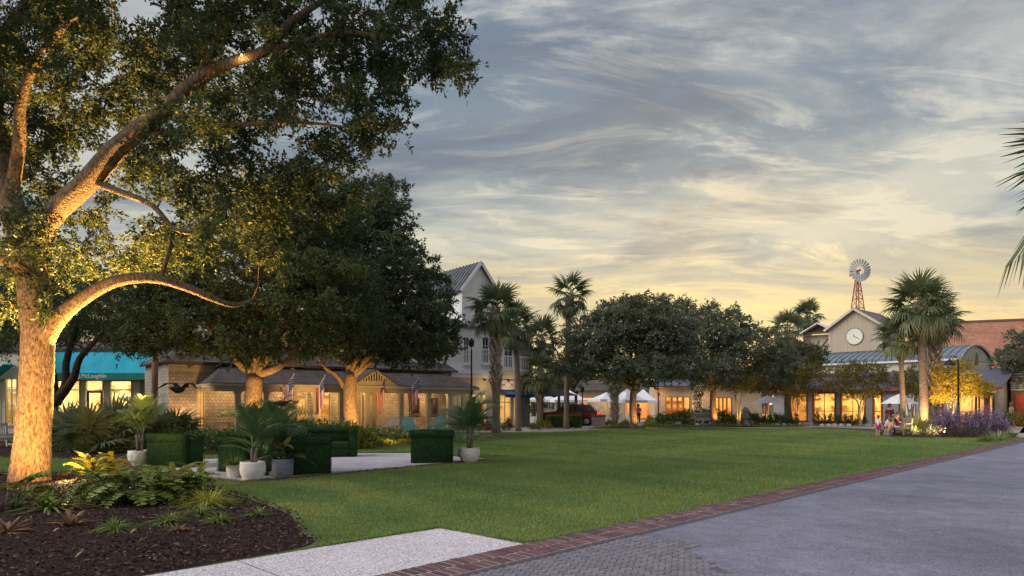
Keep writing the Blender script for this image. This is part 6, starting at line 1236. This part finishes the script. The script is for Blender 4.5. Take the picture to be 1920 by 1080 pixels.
# ---- people ----
SKIN = M('skin', (.42, .25, .17), (.50, .31, .22), 5, .6); HAIR = M('brown_hair', (.05, .03, .02), (.09, .055, .035), 20, .7)
def skin(name, V, E, Rd, mat, parent, root=0):
    me = bpy.data.meshes.new(name); me.from_pydata(V, E, []); me.materials.append(mat); o = obj(name, me, parent)
    s = o.modifiers.new('skin', 'SKIN'); s.use_smooth_shade = True
    for i, r in enumerate(Rd): me.skin_vertices[0].data[i].radius = (r, r); me.skin_vertices[0].data[i].use_root = i == root
    b = o.modifiers.new('sub', 'SUBSURF'); b.levels = 1; b.render_levels = 2; return o
def person(label, loc, rz, pose, s, top, bottom, hair=HAIR, long=False, shorts=False, lean=0., arms='lap', z=0., sleeve=True):
    "faces local +x"
    t = thing('person', label, 'person', (*loc, z), rz, 'people on the green', s); V = []; E = []; Rd = []; ix = {}
    def j(n, p, r, par=None):
        ix[n] = len(V); V.append(p); Rd.append(r)
        if par: E.append((ix[par], ix[n]))
    ph = .50 if pose == 'sit' else .93; L_ = lean
    j('pel', (0, 0, ph), .135); j('wst', (L_*.4, 0, ph+.20), .12, 'pel'); j('chs', (L_, 0, ph+.42), .135, 'wst'); j('nck', (L_*1.2, 0, ph+.56), .055, 'chs'); j('jaw', (L_*1.3+.02, 0, ph+.66), .075, 'nck'); j('crn', (L_*1.3+.02, 0, ph+.77), .10, 'jaw'); j('top', (L_*1.3, 0, ph+.85), .06, 'crn')
    for sd in (-1, 1):
        q = str(sd); j('sh'+q, (L_, sd*.18, ph+.48), .062, 'chs')
        el, wr = ((L_+.06, sd*.25, ph+.22), (L_+.28, sd*.14, ph+.14)) if arms == 'lap' else ((L_+.12, sd*.25, ph+.26), (L_+.22, sd*.08, ph+.52)) if arms == 'face' else ((L_-.02, sd*.26, ph+.20), (L_+.06, sd*.25, ph-.05))
        j('el'+q, el, .045, 'sh'+q); j('wr'+q, wr, .032, 'el'+q); d = (Vector(wr)-Vector(el)).normalized(); h = Vector(wr)+d*.07; j('pa'+q, tuple(h), .036, 'wr'+q)
        for k, (o_, l) in enumerate(((-.024, .065), (-.008, .08), (.008, .078), (.024, .062))): j('f%d%s' % (k, q), tuple(h+d*l+Vector((0, o_, -.012))), .009, 'pa'+q)
        j('th'+q, tuple(h+d*.02+Vector((.0, -sd*.045, .015))), .011, 'pa'+q)
        j('hp'+q, (.01, sd*.095, ph-.04), .10, 'pel')
        if pose == 'sit': kn, an = (.44, sd*.11, ph-.01), (.42, sd*.11, .09)
        elif pose == 'walk': kn, an = (.16*sd+.02, sd*.10, .50), (.22*sd-.08, sd*.10, .09)
        else: kn, an = (.02, sd*.10, .49), (-.01, sd*.10, .09)
        j('kn'+q, kn, .065, 'hp'+q); j('an'+q, an, .043, 'kn'+q); j('he'+q, (an[0]-.03, an[1], .045), .04, 'an'+q); j('to'+q, (an[0]+.15, an[1], .03), .032, 'he'+q)
    skin('body', V, E, Rd, SKIN, t)
    def cloth(nm, names, edges, k, mat, cut={}):
        vs = [cut.get(n) or V[ix[n]] for n in names]; skin(nm, vs, [(names.index(a), names.index(b)) for a, b in edges], [Rd[ix[n]]*k+.012 for n in names], mat, t)
    nm = ['pel', 'wst', 'chs', 'sh-1', 'sh1', 'el-1', 'el1']; ct = {} if sleeve else {'el-1': tuple(Vector(V[ix['sh-1']]).lerp(Vector(V[ix['el-1']]), .5)), 'el1': tuple(Vector(V[ix['sh1']]).lerp(Vector(V[ix['el1']]), .5))}
    cloth('shirt', nm, [('pel', 'wst'), ('wst', 'chs'), ('chs', 'sh-1'), ('chs', 'sh1'), ('sh-1', 'el-1'), ('sh1', 'el1')], 1.08, top, ct)
    nm = ['pel', 'hp-1', 'hp1', 'kn-1', 'kn1']+([] if shorts else ['an-1', 'an1']); ed = [('pel', 'hp-1'), ('pel', 'hp1'), ('hp-1', 'kn-1'), ('hp1', 'kn1')]+([] if shorts else [('kn-1', 'an-1'), ('kn1', 'an1')])
    cloth('trousers', nm, ed, 1.1, bottom)
    hx, hz_, = L_*1.3, ph+.78; m = MB().lathe([(.112, -.10), (.122, 0), (.112, .06), (.075, .11), (.02, .128)], (hx-.018, 0, hz_), 14)
    if long: m.lathe([(.09, -.30), (.10, -.15), (.10, .0)], (hx-.05, 0, hz_), 12)
    m.build('hair', hair, t, True)
    fc = MB(); fx = hx+.105; fc.add([(fx, -.012, hz_-.05), (fx, .012, hz_-.05), (fx+.028, 0, hz_-.06), (fx, 0, hz_-.01)], [(0, 1, 2), (1, 3, 2), (3, 0, 2)]); fc.build('nose', SKIN, t)
    for sd in (-1, 1): MB().lathe([(.002, -.009), (.01, 0), (.002, .009)], (fx+.004, sd*.035, hz_-.015), 8).build('eye', BLAK, t); MB().lathe([(.004, -.025), (.018, 0), (.004, .025)], (hx+.01, sd*.105, hz_-.03), 8).build('ear', SKIN, t)
    MB().bx(fx-.006, fx+.004, -.022, .022, hz_-.088, hz_-.08).build('mouth', M('lips', (.3, .1, .09)), t)
    return t
PINK = M('pink_cloth', (.55, .04, .20), rough=.8); PEACH = M('peach_cloth', (.65, .34, .26), rough=.8); MARO = M('maroon_cloth', (.12, .012, .03), rough=.8); NAVC = M('navy_cloth', (.02, .025, .06), rough=.8); WCL = M('white_cloth', (.68, .67, .68), rough=.8); TANC = M('tan_cloth', (.52, .36, .20), rough=.8); BLND = M('light_brown_hair', (.20, .12, .06), rough=.7)
person('standing child in white shirt and bright pink shorts', (gx(1647, 35.2), 35.2), R(20), 'stand', .60, WCL, PINK, BLND, False, True, arms='down')
person('seated person in white shirt and navy trousers by the bench', (gx(1662, 35.6), 35.6), R(-25), 'sit', .86, WCL, NAVC, HAIR, True, lean=.06, z=-.03)
person('seated person in peach top facing the bench', (gx(1669, 35.0), 35.0), R(-150), 'sit', .70, PEACH, SKIN, BLND, True, True, lean=.05, z=.0)
person('seated adult in maroon shirt with hands raised to the face', (gx(1687, 35.9), 36.0), R(-160), 'sit', .90, MARO, WCL, HAIR, lean=.04, arms='face')
person('person in dark clothes standing behind the bench group', (gx(1668, 41), 41), R(-100), 'stand', .93, MARO, NAVC, HAIR, True, arms='down')
person('person in tan top walking on the plaza at right', (gx(1896, 47.5), 47.5), R(170), 'walk', .98, TANC, TANC, BLND, True, True, arms='down', sleeve=False)
person('person in bright pink shirt under the right tent', (gx(1197, 57.5), 57.5), R(-90), 'stand', .93, PINK, NAVC, HAIR, True, arms='down')
# small stools for the two who sit beside the bench
for px, Z, lb, h in [(1662, 35.6, 'low wooden stool under the person in white', .38), (1669, 35.0, 'low wooden stool under the person in peach', .27)]:
    t = thing('stool', lb, 'stool', (gx(px, Z), Z), 0, 'stools by the bench'); MB().lathe([(.16, h-.04), (.17, h-.02), (.16, h)], n=14).build('seat', TEAK, t)
    for k in range(3): a = k*2.1; MB().tube([(math.cos(a)*.16, math.sin(a)*.16, 0), (math.cos(a)*.10, math.sin(a)*.10, h-.03)], .018, 6).build('leg', TEAK, t)
# ---- landscape lights (lit in the photograph: the trees glow from below) ----
def uplight(label, xy, aim, W, col=(1, .49, .13), cone=95, size=.06):
    t = thing('ground_spotlight', label, 'light', (*xy, .02), 0, 'ground spotlights'); p = Vector((xy[0], xy[1], .22)); d = (Vector(aim)-p).normalized(); dl = Vector(d)
    MB().tube([(0, 0, -.05), (0, 0, .12)], .015, 6).build('spike', BLAK, t); MB().tube([tuple(Vector((0, 0, .14))-dl*.06), tuple(Vector((0, 0, .14))+dl*.02)], [.035, .05], 12).build('housing', BLAK, t)
    q = (-d).to_track_quat('Z', 'Y').to_euler(); l = lamp(t, 'SPOT', tuple(Vector((0, 0, .14))+dl*.06), W, col, size, q, R(cone)); return t
uplight('ground spotlight before the big oak, right of its trunk', (hb[0]+1.9, hb[1]-2.6), (hb[0]+.2, hb[1], 2.3), 1650, cone=86)
uplight('ground spotlight left of the big oak trunk', (hb[0]-2.2, hb[1]-2.3), (hb[0]-.1, hb[1], 2.8), 1000, cone=86)
uplight('ground spotlight behind the big oak under its crown', (hb[0]+.3, hb[1]+1.9), (hb[0]+.6, hb[1]+1.3, 5), 11000, (1, .52, .13), cone=106)
b2_ = (gx(478, 27.5), 27.5); uplight('ground spotlight at the uplit forked oak', (b2_[0]+1.0, b2_[1]-2.2), (b2_[0], b2_[1], 1.9), 1100, cone=74)
b3_ = (gx(658, 35), 35); uplight('ground spotlight at the uplit straight oak', (b3_[0]+1.2, b3_[1]-2.4), (b3_[0], b3_[1], 1.9), 1100, cone=74)
for lb, px, Z, dx_, h, W, col in [('ground spotlight at the orange lit palm', 1733, 43, -.5, 3, 760, (1, .5, .16)), ('ground spotlight at the pale forked myrtle', 1385, 50, .2, 2, 160, (1, .52, .18)), ('ground spotlight at the umbrella myrtle', 1437, 56, .1, 1.6, 120, (1, .52, .18)), ('ground spotlight at the first window myrtle', 1493, 55, .1, 2, 160, (1, .55, .2)), ('ground spotlight at the broad olive myrtle', 1614, 50, .3, 2.4, 220, (1, .58, .22)), ('ground spotlight below the golden lit myrtle', 1785, 43, .4, 2.6, 560, (1, .72, .28)), ('ground spotlight at the far oak by the tents', 1188, 44.5, .5, 2, 160, (1, .55, .2)), ('ground spotlight at the oak behind the bench', 1338, 52, .4, 2.4, 260, (1, .45, .14)), ('ground spotlight at the striped flax', 1744, 34.6, .1, 1.0, 520, (1, .74, .32)), ('ground spotlight at the glowing yellow shrub', 1224, 46.8, -.1, .6, 40, (1, .7, .22)), ('ground spotlight at the left patch of white edged foliage', 420, 25.6, .1, .8, 60, (1, .6, .25)), ('ground spotlight in the porch bed', 735, 27.6, .1, .8, 70, (1, .6, .25))]:
    x = gx(px, Z); uplight(lb, (x+dx_, Z-1.0), (x, Z+.2, h), W, col, 90)
uplight('ground spotlight among the ferns of the near bed', gp(118, 902), (*gp(270, 925), .95), 190, (1, .66, .2), 110)
t = thing('tree_lamp', 'small glowing lamp mounted high in the big oak', 'light', tuple(P3(453, 103, 12.7))); MB().lathe([(.006, -.022), (.018, 0), (.006, .022)], n=10).build('bulb', BULB, t, True); MB().tube([(0, 0, .05), (0, .03, .14)], .012, 5).build('bracket', BLAK, t); lamp(t, 'POINT', (0, -.02, -.12), 3, (1, .6, .2), .05)
